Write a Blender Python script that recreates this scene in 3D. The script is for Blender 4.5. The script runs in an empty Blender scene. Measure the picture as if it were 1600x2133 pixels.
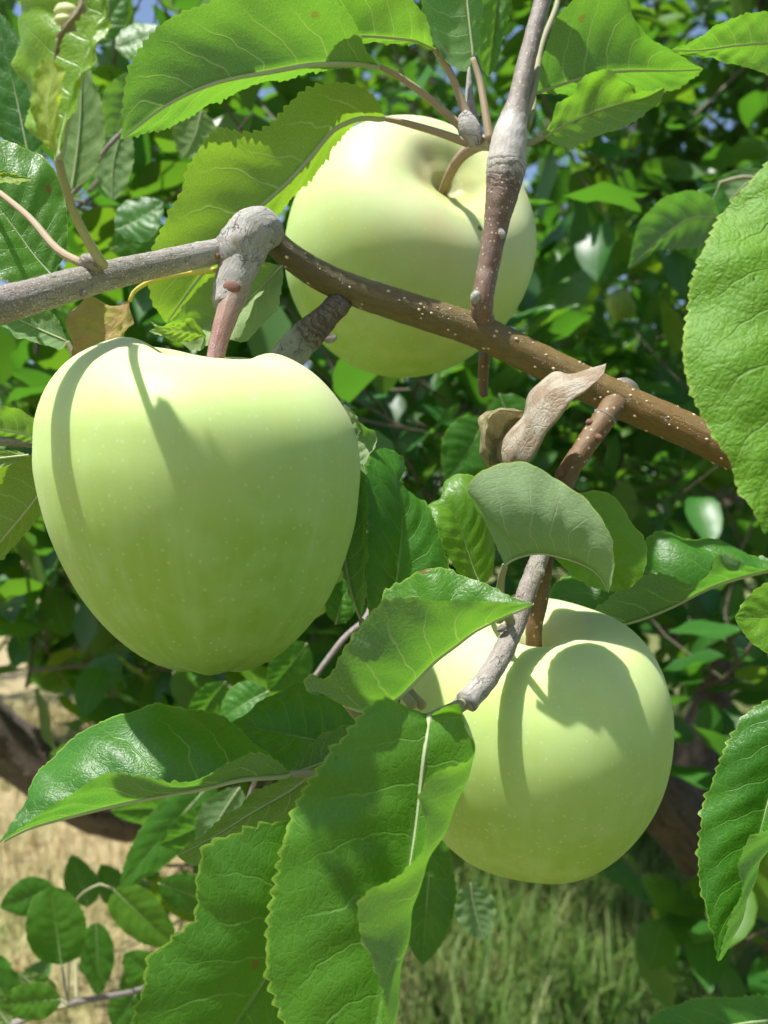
import bpy, math, random
import numpy as np
from mathutils import Vector, Matrix, noise as mnoise

random.seed(7); RNG = np.random.default_rng(11)
scene = bpy.context.scene
COL = scene.collection
R = math.radians

# ------------------------------------------------------------------ camera, sky, sun, exposure
CAM_Z = 1.35
FPX = 1840.0                      # focal length in pixels of the 1600 px wide photograph
cam_d = bpy.data.cameras.new('camera'); cam = bpy.data.objects.new('camera', cam_d); COL.objects.link(cam)
cam.location = (0, 0, CAM_Z); cam.rotation_euler = (R(90), 0, 0)
cam_d.sensor_fit = 'HORIZONTAL'; cam_d.sensor_width = 36.0; cam_d.lens = FPX / 1600 * 36
cam_d.clip_start = 0.02; cam_d.clip_end = 800
cam_d.dof.use_dof = True; cam_d.dof.focus_distance = 0.222
cam_d.dof.aperture_fstop = cam_d.lens / 1.7           # 1.7 mm wide pupil of a phone lens
scene.camera = cam

SUN = Vector((-0.31, -0.19, 0.92)).normalized()
world = bpy.data.worlds.new('World'); scene.world = world; world.use_nodes = True
wn = world.node_tree.nodes; wl = world.node_tree.links
sky = wn.new('ShaderNodeTexSky'); sky.sky_type = 'NISHITA'; sky.sun_disc = False
sky.sun_elevation = math.asin(SUN.z); sky.sun_rotation = math.atan2(SUN.x, SUN.y)
sky.air_density = 1.0; sky.dust_density = 1.5; sky.ozone_density = 1.5
wl.new(sky.outputs[0], wn['Background'].inputs[0]); wn['Background'].inputs[1].default_value = 0.092
sun_d = bpy.data.lights.new('sun', 'SUN'); sun_d.energy = 4.7; sun_d.angle = R(0.8); sun_d.color = (1.0, 0.98, 0.945)
sun = bpy.data.objects.new('sun', sun_d); COL.objects.link(sun)
sun.rotation_euler = SUN.to_track_quat('Z', 'Y').to_euler()
scene.view_settings.view_transform = 'Standard'; scene.view_settings.look = 'None'
scene.view_settings.gamma = 1.0; scene.view_settings.use_curve_mapping = False
scene.view_settings.exposure = 1.0
scene.cycles.max_bounces = 5; scene.cycles.diffuse_bounces = 3; scene.cycles.transmission_bounces = 4; scene.cycles.glossy_bounces = 2
scene.cycles.use_adaptive_sampling = True; scene.cycles.adaptive_threshold = 0.05
scene.cycles.transparent_max_bounces = 4; scene.cycles.use_denoising = True
scene.cycles.caustics_reflective = False; scene.cycles.caustics_refractive = False

def at(x, y, d):
    """point that a pixel of the photograph shows at depth d (metres)"""
    return np.array([(x - 800.0) / FPX * d, d, CAM_Z - (y - 1066.5) / FPX * d])

# ------------------------------------------------------------------ helpers: objects
def tag(o, label=None, cat=None, group=None, kind=None):
    if label: o['label'] = label
    if cat: o['category'] = cat
    if group: o['group'] = group
    if kind: o['kind'] = kind
    return o
def empty(name, loc):
    o = bpy.data.objects.new(name, None); COL.objects.link(o); o.location = tuple(loc); o.empty_display_size = 0.01
    return o
def world_loc(o):
    l = np.zeros(3)
    while o is not None:
        l = l + np.array(o.location); o = o.parent
    return l
def mesh_obj(name, verts, faces, mat, parent=None, uvs=None, met=None, smooth=True):
    """verts in world space; parents here are never rotated or scaled"""
    v = np.asarray(verts, float)
    if parent is not None: v = v - world_loc(parent)
    me = bpy.data.meshes.new(name); me.from_pydata(v.tolist(), [], faces)
    if smooth: me.polygons.foreach_set('use_smooth', [True] * len(me.polygons))
    li = np.empty(len(me.loops), int); me.loops.foreach_get('vertex_index', li)
    for nm, arr in (('uv', uvs), ('met', met)):
        if arr is not None:
            l = me.uv_layers.new(name=nm); l.data.foreach_set('uv', np.asarray(arr, float)[li].ravel())
    if mat: me.materials.append(mat)
    me.update()
    o = bpy.data.objects.new(name, me); COL.objects.link(o)
    if parent is not None: o.parent = parent
    return o

# ------------------------------------------------------------------ helpers: curves
def crom(pts, n, ends=True):
    """Catmull-Rom through pts, resampled to n points of equal arc length"""
    p = np.asarray(pts, float)
    if len(p) == 2:
        t = np.linspace(0, 1, n)[:, None]; return p[0] * (1 - t) + p[1] * t
    q = np.vstack([2 * p[0] - p[1], p, 2 * p[-1] - p[-2]])
    out = []
    m = max(6, int(3 * n / len(p)))
    for i in range(1, len(q) - 2):
        t = np.linspace(0, 1, m, endpoint=False)[:, None]
        a, b, c, d = q[i-1], q[i], q[i+1], q[i+2]
        out.append(0.5 * ((2*b) + (-a + c)*t + (2*a - 5*b + 4*c - d)*t*t + (-a + 3*b - 3*c + d)*t**3))
    out.append(p[-1:]); o = np.vstack(out)
    s = np.concatenate([[0], np.cumsum(np.linalg.norm(np.diff(o, axis=0), axis=1))]); s /= max(s[-1], 1e-9)
    tt = np.linspace(0, 1, n)
    return np.stack([np.interp(tt, s, o[:, k]) for k in range(o.shape[1])], 1)
def px3(pts, d):
    """photo points (x, y[, mm farther]) at depth d"""
    return np.array([at(p[0], p[1], d + (p[2] * 0.001 if len(p) > 2 else 0.0)) for p in pts])
def tube_data(pts, radii, seg=14, rings=40, rough=0.0, scale=900.0, seed=0.0, flare=None):
    c = crom(pts, rings)
    t = np.linspace(0, 1, rings)
    pa = np.asarray(pts, float); ch = np.concatenate([[0], np.cumsum(np.linalg.norm(np.diff(pa, axis=0), axis=1))]); ch /= ch[-1]
    rr = np.interp(t, ch if len(radii) == len(pa) else np.linspace(0, 1, len(radii)), radii)
    if flare is not None: rr = rr * flare(t)
    tan = np.gradient(c, axis=0); tan /= np.linalg.norm(tan, axis=1)[:, None] + 1e-12
    up = np.array([0, 0, 1.0]) if abs(tan[0][2]) < 0.9 else np.array([1.0, 0, 0])
    n = np.cross(tan[0], up); n /= np.linalg.norm(n)
    L = np.concatenate([[0], np.cumsum(np.linalg.norm(np.diff(c, axis=0), axis=1))])
    NN = np.zeros((rings, 3))
    for i in range(rings):
        n = n - tan[i] * np.dot(n, tan[i]); n /= np.linalg.norm(n); NN[i] = n
    BB = np.cross(tan, NN); ang = np.linspace(0, 2 * math.pi, seg + 1)
    dirs = NN[:, None, :] * np.cos(ang)[None, :, None] + BB[:, None, :] * np.sin(ang)[None, :, None]
    rad = np.broadcast_to(rr[:, None], (rings, seg + 1)).copy()
    if rough:
        Q = (c[:, None, :] + dirs * rad[..., None]) * scale
        for i in range(rings):
            for k in range(seg):
                q = Q[i, k]
                rad[i, k] *= (1 + rough * mnoise.noise(Vector((q[0] + seed, q[1], q[2])))) * (1 + rough * 0.7 * mnoise.noise(Vector((q[0] * 0.28, q[1] * 0.28, q[2] * 0.28))))
            rad[i, seg] = rad[i, 0]
    V = list((c[:, None, :] + dirs * rad[..., None]).reshape(-1, 3))
    kk = np.arange(seg + 1) / seg
    U = [(k, tt_) for tt_ in t for k in kk]; M = [(k * 2 * math.pi * rr[i] * 100, L[i] * 100) for i in range(rings) for k in kk]
    F = []
    w = seg + 1
    for i in range(rings - 1):
        for k in range(seg):
            F.append((i*w + k, i*w + k + 1, (i+1)*w + k + 1, (i+1)*w + k))
    for e, i in ((0, 0), (1, rings - 1)):
        ci = len(V); V.append(c[i] + (tan[i] * (rr[i] * 0.35) * (1 if e else -1))); U.append((0.5, t[i])); M.append((0, L[i] * 100))
        for k in range(seg):
            F.append((i*w + k, i*w + k + 1, ci) if e else (i*w + k + 1, i*w + k, ci))
    return np.array(V), F, U, M, c, rr
def tube(name, pts, radii, mat, parent, **kw):
    V, F, U, M, c, rr = tube_data(pts, radii, **kw)
    return mesh_obj(name, V, F, mat, parent, U, M)

# ------------------------------------------------------------------ helpers: node materials
class NT:
    def __init__(s, name):
        s.m = bpy.data.materials.new(name); s.m.use_nodes = True
        s.t = s.m.node_tree; s.n = s.t.nodes; s.n.clear()
        s.out = s.n.new('ShaderNodeOutputMaterial')
    def new(s, t, **kw):
        nd = s.n.new(t)
        for k, v in kw.items(): setattr(nd, k, v)
        return nd
    def put(s, sock, v):
        if hasattr(v, 'is_linked') or isinstance(v, bpy.types.NodeSocket): s.t.links.new(v, sock)
        else:
            if isinstance(v, (tuple, list)) and len(v) == 3 and sock.type == 'RGBA': v = (*v, 1)
            sock.default_value = v
    def math(s, op, a, b=None, c=None):
        nd = s.new('ShaderNodeMath', operation=op); s.put(nd.inputs[0], a)
        if b is not None: s.put(nd.inputs[1], b)
        if c is not None: s.put(nd.inputs[2], c)
        return nd.outputs[0]
    def sstep(s, v, lo, hi, a=0.0, b=1.0):
        nd = s.new('ShaderNodeMapRange', interpolation_type='SMOOTHSTEP')
        for i, x in enumerate((v, lo, hi, a, b)): s.put(nd.inputs[i], x)
        return nd.outputs[0]
    def mix(s, f, a, b, mode='MIX'):
        nd = s.new('ShaderNodeMix', data_type='RGBA', blend_type=mode)
        s.put(nd.inputs[0], f); s.put(nd.inputs[6], a); s.put(nd.inputs[7], b)
        return nd.outputs[2]
    def noise(s, vec, scale, detail=3.0, rough=0.55, dim='3D'):
        nd = s.new('ShaderNodeTexNoise', noise_dimensions=dim)
        if vec is not None: s.put(nd.inputs['Vector'], vec)
        nd.inputs['Scale'].default_value = scale; nd.inputs['Detail'].default_value = detail; nd.inputs['Roughness'].default_value = rough
        return nd.outputs['Fac']
    def voro(s, vec, scale, feature='DISTANCE_TO_EDGE', dim='2D', rnd=1.0):
        nd = s.new('ShaderNodeTexVoronoi', feature=feature, voronoi_dimensions=dim)
        if vec is not None: s.put(nd.inputs['Vector'], vec)
        nd.inputs['Scale'].default_value = scale; nd.inputs['Randomness'].default_value = rnd
        return nd.outputs['Distance']
    def bump(s, h, strength, dist):
        nd = s.new('ShaderNodeBump'); nd.inputs['Strength'].default_value = strength; nd.inputs['Distance'].default_value = dist
        s.put(nd.inputs['Height'], h); return nd.outputs[0]
    def ramp(s, f, stops, interp='LINEAR'):
        nd = s.new('ShaderNodeValToRGB'); cr = nd.color_ramp; cr.interpolation = interp
        while len(cr.elements) < len(stops): cr.elements.new(0.5)
        for e, (p, c) in zip(cr.elements, stops): e.position = p; e.color = (*c, 1)
        s.put(nd.inputs[0], f); return nd.outputs[0]
    def uv(s, nm): return s.new('ShaderNodeUVMap', uv_map=nm).outputs[0]
    def sep(s, v):
        nd = s.new('ShaderNodeSeparateXYZ'); s.put(nd.inputs[0], v); return nd.outputs
    def prin(s, col, rough, normal=None, spec=0.5, sss=0.0, radius=None, sheen=0.0):
        nd = s.new('ShaderNodeBsdfPrincipled'); s.put(nd.inputs['Base Color'], col); s.put(nd.inputs['Roughness'], rough)
        nd.inputs['Specular IOR Level'].default_value = spec if not isinstance(spec, bpy.types.NodeSocket) else 0.5
        if isinstance(spec, bpy.types.NodeSocket): s.t.links.new(spec, nd.inputs['Specular IOR Level'])
        if normal is not None: s.put(nd.inputs['Normal'], normal)
        if sss: nd.inputs['Subsurface Weight'].default_value = sss; nd.inputs['Subsurface Radius'].default_value = radius; nd.inputs['Subsurface Scale'].default_value = 1.0
        if sheen: nd.inputs['Sheen Weight'].default_value = sheen; nd.inputs['Sheen Roughness'].default_value = 0.5
        return nd.outputs[0]
    def surf(s, sh): s.t.links.new(sh, s.out.inputs[0]); return s.m

def leaf_material(name, veins=True, top1=(0.020, 0.098, 0.007), top2=(0.044, 0.165, 0.010), under=(0.125, 0.225, 0.080),
                  trans=(0.135, 0.400, 0.025), fac=0.41, rough=0.41, per_face=False, net_scale=8.0, bump=0.38):
    g = NT(name)
    u, vv, _ = g.sep(g.uv('uv'))
    v = g.math('MULTIPLY', g.math('SUBTRACT', vv, 0.5), 2.0); av = g.math('ABSOLUTE', v)
    bf = g.new('ShaderNodeNewGeometry').outputs['Backfacing']
    if per_face:
        rnd = g.sep(g.uv('met'))[0]; tint = g.sep(g.uv('met'))[1]
    else:
        rnd = g.new('ShaderNodeObjectInfo').outputs['Random']
        tint = g.new('ShaderNodeAttribute', attribute_type='OBJECT', attribute_name='tint').outputs['Fac']
    met = g.uv('met') if veins else None
    mid = g.math('SUBTRACT', 1.0, g.sstep(av, 0.012, 0.045))
    if veins:
        wob = g.math('MULTIPLY', g.math('SUBTRACT', g.noise(met, 0.9, 2, dim='2D'), 0.5), 0.55)
        ph = g.math('MULTIPLY', g.math('SUBTRACT', u, g.math('MULTIPLY', g.math('POWER', av, 1.35), 0.20)), 8.0)
        ph = g.math('ADD', g.math('ADD', ph, g.math('MULTIPLY', g.math('GREATER_THAN', v, 0.0), 0.45)), wob)
        ds = g.math('ABSOLUTE', g.math('SUBTRACT', g.math('FRACT', ph), 0.5))
        vein = g.math('MULTIPLY', g.math('SUBTRACT', 1.0, g.sstep(ds, 0.006, 0.040)), g.sstep(av, 0.97, 0.45, 0.0, 1.0))
        nzv = g.new('ShaderNodeVectorMath', operation='ADD')
        nz = g.new('ShaderNodeTexNoise', noise_dimensions='2D'); g.put(nz.inputs['Vector'], met); nz.inputs['Scale'].default_value = 3.0
        sc = g.new('ShaderNodeVectorMath', operation='SCALE'); g.put(sc.inputs[0], nz.outputs['Color']); sc.inputs['Scale'].default_value = 0.22
        g.put(nzv.inputs[0], met); g.put(nzv.inputs[1], sc.outputs[0])
        d1 = g.voro(nzv.outputs[0], net_scale * 0.5); d2 = g.voro(nzv.outputs[0], net_scale * 1.6)
        net = g.math('SUBTRACT', 1.0, g.sstep(d1, 0.0, 0.055)); net2 = g.math('SUBTRACT', 1.0, g.sstep(d2, 0.0, 0.13))
        allv = g.math('MAXIMUM', g.math('MULTIPLY', vein, 0.85), mid)
        big = g.noise(met, 0.55, 3, dim='2D'); fine = g.noise(met, 22.0, 3, 0.7, dim='2D')
        nf = g.math('ADD', g.math('MULTIPLY', big, 0.65), g.math('MULTIPLY', fine, 0.35))
    else:
        allv = mid; net = 0.0; net2 = 0.0; nf = rnd; vein = 0.0
    top = g.mix(g.sstep(nf, 0.3, 0.7) if veins else rnd, top1, top2)
    if veins: top = g.mix(g.math('MULTIPLY', rnd, 0.35), top, top2)
    tt = g.math('MULTIPLY', tint, 0.85)
    top = g.mix(tt, top, (0.19, 0.34, 0.010))
    wool_lit = g.new('ShaderNodeAttribute', attribute_type='OBJECT', attribute_name='wool_lit').outputs['Fac'] if veins else 0.0
    und = g.mix(wool_lit, g.mix(tt, under, (0.26, 0.33, 0.030)), (0.36, 0.45, 0.24))
    tr = g.mix(tt, trans, (0.42, 0.56, 0.012))
    if veins:
        und = g.mix(g.sstep(fine, 0.42, 0.75), und, g.mix(0.5, und, (0.42, 0.46, 0.33)))   # woolly hairs of the underside
        top = g.mix(g.math('MULTIPLY', g.math('MAXIMUM', g.math('MULTIPLY', vein, g.sstep(g.noise(met, 1.7, 2, dim='2D'), 0.3, 0.6, 0.25, 0.6)), g.math('MULTIPLY', mid, 0.6)), 0.8), top, (0.16, 0.31, 0.06))
        top = g.mix(g.math('MULTIPLY', net, 0.34), top, (0.13, 0.29, 0.04))
        top = g.mix(g.math('MULTIPLY', net2, 0.20), top, (0.12, 0.27, 0.04))
        und = g.mix(g.math('MULTIPLY', allv, 0.8), und, (0.44, 0.51, 0.28))
        und = g.mix(g.math('MULTIPLY', net, 0.10), und, (0.30, 0.40, 0.18))
        rim = g.sstep(av, 0.965, 0.995)
        top = g.mix(g.math('MULTIPLY', rim, 0.55), top, (0.30, 0.44, 0.05)); und = g.mix(g.math('MULTIPLY', rim, 0.55), und, (0.36, 0.46, 0.10))
        # a few dark specks and pale scars
        sp = g.voro(met, 0.75, 'F1'); keep = g.math('GREATER_THAN', g.noise(met, 0.75, 0, dim='2D'), 0.52)
        spk = g.math('MULTIPLY', g.math('LESS_THAN', sp, 0.022), keep)
        top = g.mix(g.math('MULTIPLY', spk, 0.85), top, (0.03, 0.03, 0.015))
        rust = g.math('MULTIPLY', g.math('SUBTRACT', 1.0, g.sstep(g.math('ADD', g.voro(met, 0.42, 'F1'), g.math('MULTIPLY', g.noise(met, 9.0, 2, dim='2D'), 0.06)), 0.055, 0.085)), g.math('GREATER_THAN', g.noise(met, 0.42, 0, dim='2D'), 0.62))
        top = g.mix(g.math('MULTIPLY', rust, 0.8), top, (0.20, 0.10, 0.03)); tr = g.mix(g.math('MULTIPLY', rust, 0.8), tr, (0.25, 0.12, 0.02))
        tr = g.mix(g.math('MULTIPLY', allv, 0.5), tr, (0.46, 0.58, 0.10))
        tr = g.mix(g.math('MULTIPLY', g.sstep(big, 0.35, 0.75), 0.35), tr, (0.20, 0.42, 0.02))
    else:
        top = g.mix(g.math('MULTIPLY', mid, 0.5), top, (0.18, 0.30, 0.07))
    col = g.mix(bf, top, und)
    rg = g.mix(bf, (rough,) * 3, (0.72,) * 3)
    if veins:
        h = g.math('ADD', g.math('MULTIPLY', allv, -1.0), g.math('ADD', g.math('MULTIPLY', g.sstep(d1, 0.0, 0.25), 0.30), g.math('MULTIPLY', g.sstep(d2, 0.0, 0.40), 0.22)))
        h = g.math('ADD', h, g.math('MULTIPLY', fine, 0.10))
        h = g.math('MULTIPLY', h, g.math('SUBTRACT', 1.0, g.math('MULTIPLY', bf, 1.6)))
        nrm = g.bump(h, bump, 0.00040)
    else: nrm = None
    p = g.prin(col, rg, nrm, spec=g.math('SUBTRACT', 0.42, g.math('MULTIPLY', bf, 0.30)))
    tl = g.new('ShaderNodeBsdfTranslucent'); g.put(tl.inputs[0], tr)
    if nrm is not None: g.put(tl.inputs['Normal'], nrm)
    ms = g.new('ShaderNodeMixShader'); ms.inputs[0].default_value = fac
    g.t.links.new(p, ms.inputs[1]); g.t.links.new(tl.outputs[0], ms.inputs[2])
    return g.surf(ms.outputs[0])

def dry_material(name, c1, c2, c3, fac=0.25):
    g = NT(name); met = g.uv('met')
    n1 = g.noise(met, 1.6, 4, dim='2D'); n2 = g.noise(met, 14.0, 4, 0.7, dim='2D')
    col = g.mix(g.sstep(n1, 0.35, 0.65), c1, c2); col = g.mix(g.sstep(n2, 0.5, 0.75, 0, 0.55), col, c3)
    u, vv, _ = g.sep(g.uv('uv')); av = g.math('ABSOLUTE', g.math('MULTIPLY', g.math('SUBTRACT', vv, 0.5), 2.0))
    ph = g.math('MULTIPLY', g.math('SUBTRACT', u, g.math('MULTIPLY', av, 0.22)), 9.0)
    vn = g.math('SUBTRACT', 1.0, g.sstep(g.math('ABSOLUTE', g.math('SUBTRACT', g.math('FRACT', g.math('ADD', ph, g.math('MULTIPLY', n1, 0.6))), 0.5)), 0.01, 0.07))
    wr = g.new('ShaderNodeMapping'); g.put(wr.inputs[0], met); wr.inputs['Scale'].default_value = (3.0, 9.0, 1); n3 = g.noise(wr.outputs[0], 1.4, 4, 0.6, dim='2D')
    col = g.mix(g.math('MULTIPLY', vn, 0.16), col, g.mix(0.5, c2, (0.16, 0.10, 0.06))); col = g.mix(g.sstep(av, 0.35, 0.75, 0, 0.35), col, c2)
    hh = g.math('ADD', g.math('ADD', n2, n1), g.math('ADD', g.math('MULTIPLY', n3, 1.4), g.math('MULTIPLY', vn, 0.2)))
    p = g.prin(col, 0.75, g.bump(hh, 0.9, 0.0006), spec=0.25)
    tl = g.new('ShaderNodeBsdfTranslucent'); g.put(tl.inputs[0], g.mix(0.5, col, (0.5, 0.4, 0.15)))
    ms = g.new('ShaderNodeMixShader'); ms.inputs[0].default_value = fac
    g.t.links.new(p, ms.inputs[1]); g.t.links.new(tl.outputs[0], ms.inputs[2])
    return g.surf(ms.outputs[0])

def wood_material(name, stops, fuzz=(0.5, 0.48, 0.43), fuzz_amt=0.3, rough=0.6, rings=None, dots=0.0, bump=0.5, grain=1.0, sc=1.0, cracks=0.0):
    """bark whose own colour changes along the twig (uv.y 0..1); fuzz = grey down and flaking skin"""
    g = NT(name); met = g.uv('met'); u, t, _ = g.sep(g.uv('uv'))
    jit = g.math('MULTIPLY', g.math('SUBTRACT', g.noise(met, 4.0, 3, dim='2D'), 0.5), 0.06)
    col = g.ramp(g.math('ADD', t, jit), stops)
    mp = g.new('ShaderNodeMapping'); g.put(mp.inputs[0], met); mp.inputs['Scale'].default_value = (6.0, 1.2, 1)
    n1 = g.noise(mp.outputs[0], 2.2 * sc, 5, 0.65, dim='2D'); n2 = g.noise(met, 26.0 * sc, 3, 0.7, dim='2D'); n3 = g.noise(met, 2.6 * sc, 4, dim='2D')
    col = g.mix(g.sstep(n1, 0.35, 0.75, 0, 0.5 * grain), col, g.mix(0.6, col, (0.02, 0.015, 0.01)))
    fz = g.math('MULTIPLY', g.sstep(n2, 0.42, 0.66), g.sstep(n3, 0.3, 0.65, 0.25, 1.0))
    col = g.mix(g.math('MULTIPLY', fz, fuzz_amt), col, fuzz)
    h = g.math('ADD', g.math('MULTIPLY', n1, 0.7), g.math('MULTIPLY', n2, 0.4))
    if cracks:
        cm = g.new('ShaderNodeMapping'); g.put(cm.inputs[0], met); cm.inputs['Scale'].default_value = (1.0, 0.55, 1); cm.inputs['Location'].default_value = (3.1, 1.7, 0)
        ad = g.new('ShaderNodeVectorMath', operation='ADD'); nzc = g.new('ShaderNodeTexNoise', noise_dimensions='2D'); g.put(nzc.inputs['Vector'], met); nzc.inputs['Scale'].default_value = 5.0 * sc
        sv = g.new('ShaderNodeVectorMath', operation='SCALE'); g.put(sv.inputs[0], nzc.outputs['Color']); sv.inputs['Scale'].default_value = 0.35 / sc
        g.put(ad.inputs[0], cm.outputs[0]); g.put(ad.inputs[1], sv.outputs[0])
        ce = g.voro(ad.outputs[0], 2.6 * sc); ck = g.math('MULTIPLY', g.math('SUBTRACT', 1.0, g.sstep(ce, 0.0, 0.05)), g.sstep(n3, 0.4, 0.6))
        col = g.mix(g.math('MULTIPLY', ck, cracks), col, (0.045, 0.03, 0.02)); h = g.math('SUBTRACT', h, g.math('MULTIPLY', ck, 1.2))
        col = g.mix(g.math('MULTIPLY', g.sstep(g.noise(met, 1.1 * sc, 3, dim='2D'), 0.5, 0.7), 0.35), col, g.mix(0.5, col, (0.10, 0.11, 0.05)))
    if rings:
        lo, hi, fr = rings
        w = g.math('SINE', g.math('ADD', g.math('MULTIPLY', t, fr), g.math('MULTIPLY', n3, 16.0)))
        band = g.math('MULTIPLY', g.sstep(t, lo, lo + 0.02), g.sstep(t, hi, hi - 0.02))
        m = g.math('MULTIPLY', g.sstep(w, 0.0, 0.7), band)
        col = g.mix(g.math('MULTIPLY', m, 0.6), col, (0.08, 0.055, 0.04)); h = g.math('SUBTRACT', h, g.math('MULTIPLY', m, 1.2))
    if dots:
        d = g.voro(met, dots, 'F1', rnd=0.9); dm = g.math('LESS_THAN', d, 0.095)
        col = g.mix(g.math('MULTIPLY', dm, 0.75), col, (0.55, 0.45, 0.30)); h = g.math('ADD', h, g.math('MULTIPLY', dm, 0.8))
    return g.surf(g.prin(col, rough, g.bump(h, bump, 0.0006 if sc > 0.5 else 0.006), spec=0.35, sheen=0.02))

def plain_material(name, c1, c2, scale=3.0, rough=0.6, bump=0.2, spec=0.4):
    g = NT(name); met = g.uv('met'); n = g.noise(met, scale, 4, dim='2D')
    return g.surf(g.prin(g.mix(n, c1, c2), rough, g.bump(n, bump, 0.0005), spec=spec))

LEAF = leaf_material('apple_leaf')
LEAFBIG = leaf_material('apple_leaf_rugose', top1=(0.045, 0.165, 0.008), top2=(0.085, 0.255, 0.012), net_scale=6.0, rough=0.58, bump=0.85)
FAR = leaf_material('far_leaf', veins=False, top1=(0.016, 0.078, 0.012), top2=(0.042, 0.150, 0.022), under=(0.07, 0.15, 0.045), trans=(0.105, 0.32, 0.018), fac=0.36, rough=0.40)  # far leaf greens, both materials, darkened to put deep shade into the colour
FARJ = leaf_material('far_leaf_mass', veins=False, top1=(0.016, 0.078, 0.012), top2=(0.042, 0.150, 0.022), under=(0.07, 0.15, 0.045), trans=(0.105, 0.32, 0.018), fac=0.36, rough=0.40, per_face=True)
DRY = dry_material('dry_leaf', (0.50, 0.44, 0.34), (0.34, 0.25, 0.17), (0.56, 0.52, 0.42))
DRYG = dry_material('dry_leaf_inside', (0.22, 0.20, 0.10), (0.36, 0.32, 0.17), (0.14, 0.08, 0.05))
DEAD = dry_material('dead_brown_leaf', (0.40, 0.26, 0.10), (0.34, 0.32, 0.07), (0.52, 0.40, 0.23), 0.35)
YELLOW = plain_material('yellow_leaf_stalk', (0.50, 0.42, 0.05), (0.38, 0.36, 0.06))
PETIOLE = plain_material('petiole', (0.23, 0.26, 0.13), (0.26, 0.21, 0.13), 2.0, 0.7)
PETRED = plain_material('petiole_red', (0.29, 0.19, 0.125), (0.28, 0.25, 0.14), 2.0, 0.7)
MIDRIB = plain_material('midrib', (0.30, 0.36, 0.17), (0.36, 0.40, 0.22), 3.0, 0.7)
BR_MAIN = wood_material('branch_bark', [(0.0, (0.07, 0.056, 0.025)), (0.15, (0.115, 0.088, 0.030)), (0.45, (0.155, 0.103, 0.027)), (0.75, (0.155, 0.085, 0.019)), (1.0, (0.12, 0.066, 0.018))], fuzz=(0.24, 0.185, 0.10), fuzz_amt=0.25, rough=0.38, bump=0.5, cracks=0.12, grain=1.1)
BR_GREY = wood_material('shoot_bark', [(0.0, (0.17, 0.125, 0.11)), (0.3, (0.21, 0.18, 0.145)), (0.6, (0.18, 0.165, 0.115)), (0.85, (0.28, 0.26, 0.22)), (1.0, (0.33, 0.31, 0.28))], fuzz=(0.52, 0.50, 0.46), fuzz_amt=0.55, rough=0.8, dots=4.5, cracks=0.35, bump=0.7)
BR_KNOB = wood_material('knob_bark', [(0.0, (0.30, 0.28, 0.25)), (1.0, (0.36, 0.34, 0.31))], fuzz=(0.54, 0.53, 0.49), fuzz_amt=0.7, rough=0.9, cracks=0.6, dots=2.6, bump=1.0)
BR_UP = wood_material('twig_bark', [(0.0, (0.16, 0.085, 0.05)), (0.25, (0.135, 0.070, 0.040)), (0.345, (0.12, 0.065, 0.038)), (0.375, (0.38, 0.35, 0.30)), (0.475, (0.42, 0.40, 0.36)), (0.51, (0.20, 0.165, 0.13)), (1.0, (0.15, 0.12, 0.10))], fuzz=(0.5, 0.48, 0.44), fuzz_amt=0.32, rough=0.5, rings=(0.315, 0.40, 420.0), dots=3.6)
BR_SPUR = wood_material('spur_bark', [(0.0, (0.09, 0.07, 0.06)), (0.4, (0.16, 0.12, 0.09)), (0.6, (0.36, 0.35, 0.32)), (1.0, (0.38, 0.37, 0.35))], fuzz_amt=0.45, rough=0.85, rings=(0.12, 0.55, 90.0), cracks=0.6, bump=0.9)
BR_RED = wood_material('red_twig_bark', [(0.0, (0.14, 0.12, 0.10)), (0.10, (0.14, 0.085, 0.035)), (0.14, (0.145, 0.085, 0.03)), (0.5, (0.15, 0.08, 0.028)), (1.0, (0.115, 0.062, 0.03))], fuzz=(0.34, 0.28, 0.2), fuzz_amt=0.25, rough=0.45, dots=2.8)
BR_LOW = wood_material('low_twig_bark', [(0.0, (0.28, 0.25, 0.22)), (0.5, (0.21, 0.165, 0.14)), (1.0, (0.34, 0.31, 0.28))], fuzz=(0.52, 0.50, 0.46), fuzz_amt=0.55, rough=0.8, cracks=0.5, bump=0.8)
BR_STEM = wood_material('apple_stalk', [(0.0, (0.33, 0.32, 0.25)), (0.2, (0.30, 0.22, 0.15)), (0.5, (0.28, 0.13, 0.11)), (1.0, (0.24, 0.12, 0.10))], fuzz=(0.5, 0.44, 0.4), fuzz_amt=0.45, rough=0.75)
BR_STEMG = wood_material('green_apple_stalk', [(0.0, (0.42, 0.40, 0.33)), (0.3, (0.30, 0.20, 0.13)), (0.7, (0.30, 0.19, 0.12)), (1.0, (0.28, 0.24, 0.10))], fuzz=(0.5, 0.44, 0.4), fuzz_amt=0.35, rough=0.75)
BARK = wood_material('old_bark', [(0.0, (0.095, 0.072, 0.052)), (0.5, (0.12, 0.088, 0.062)), (1.0, (0.08, 0.065, 0.048))], fuzz=(0.21, 0.18, 0.14), fuzz_amt=0.6, rough=0.95, bump=1.0, sc=0.09, grain=1.7, cracks=0.9)
LENT = plain_material('lenticel', (0.60, 0.48, 0.33), (0.50, 0.38, 0.24), 3.0, 0.8)
SCAR = plain_material('leaf_scar', (0.12, 0.055, 0.04), (0.22, 0.11, 0.08), 20.0, 0.9)
TWIGFAR = plain_material('far_twig', (0.085, 0.070, 0.045), (0.15, 0.12, 0.085), 4.0, 0.8)
GALL = plain_material('gall', (0.50, 0.52, 0.22), (0.36, 0.44, 0.12), 8.0, 0.6)
CALYX = plain_material('calyx', (0.16, 0.12, 0.06), (0.22, 0.18, 0.08), 8.0, 0.9)

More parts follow.
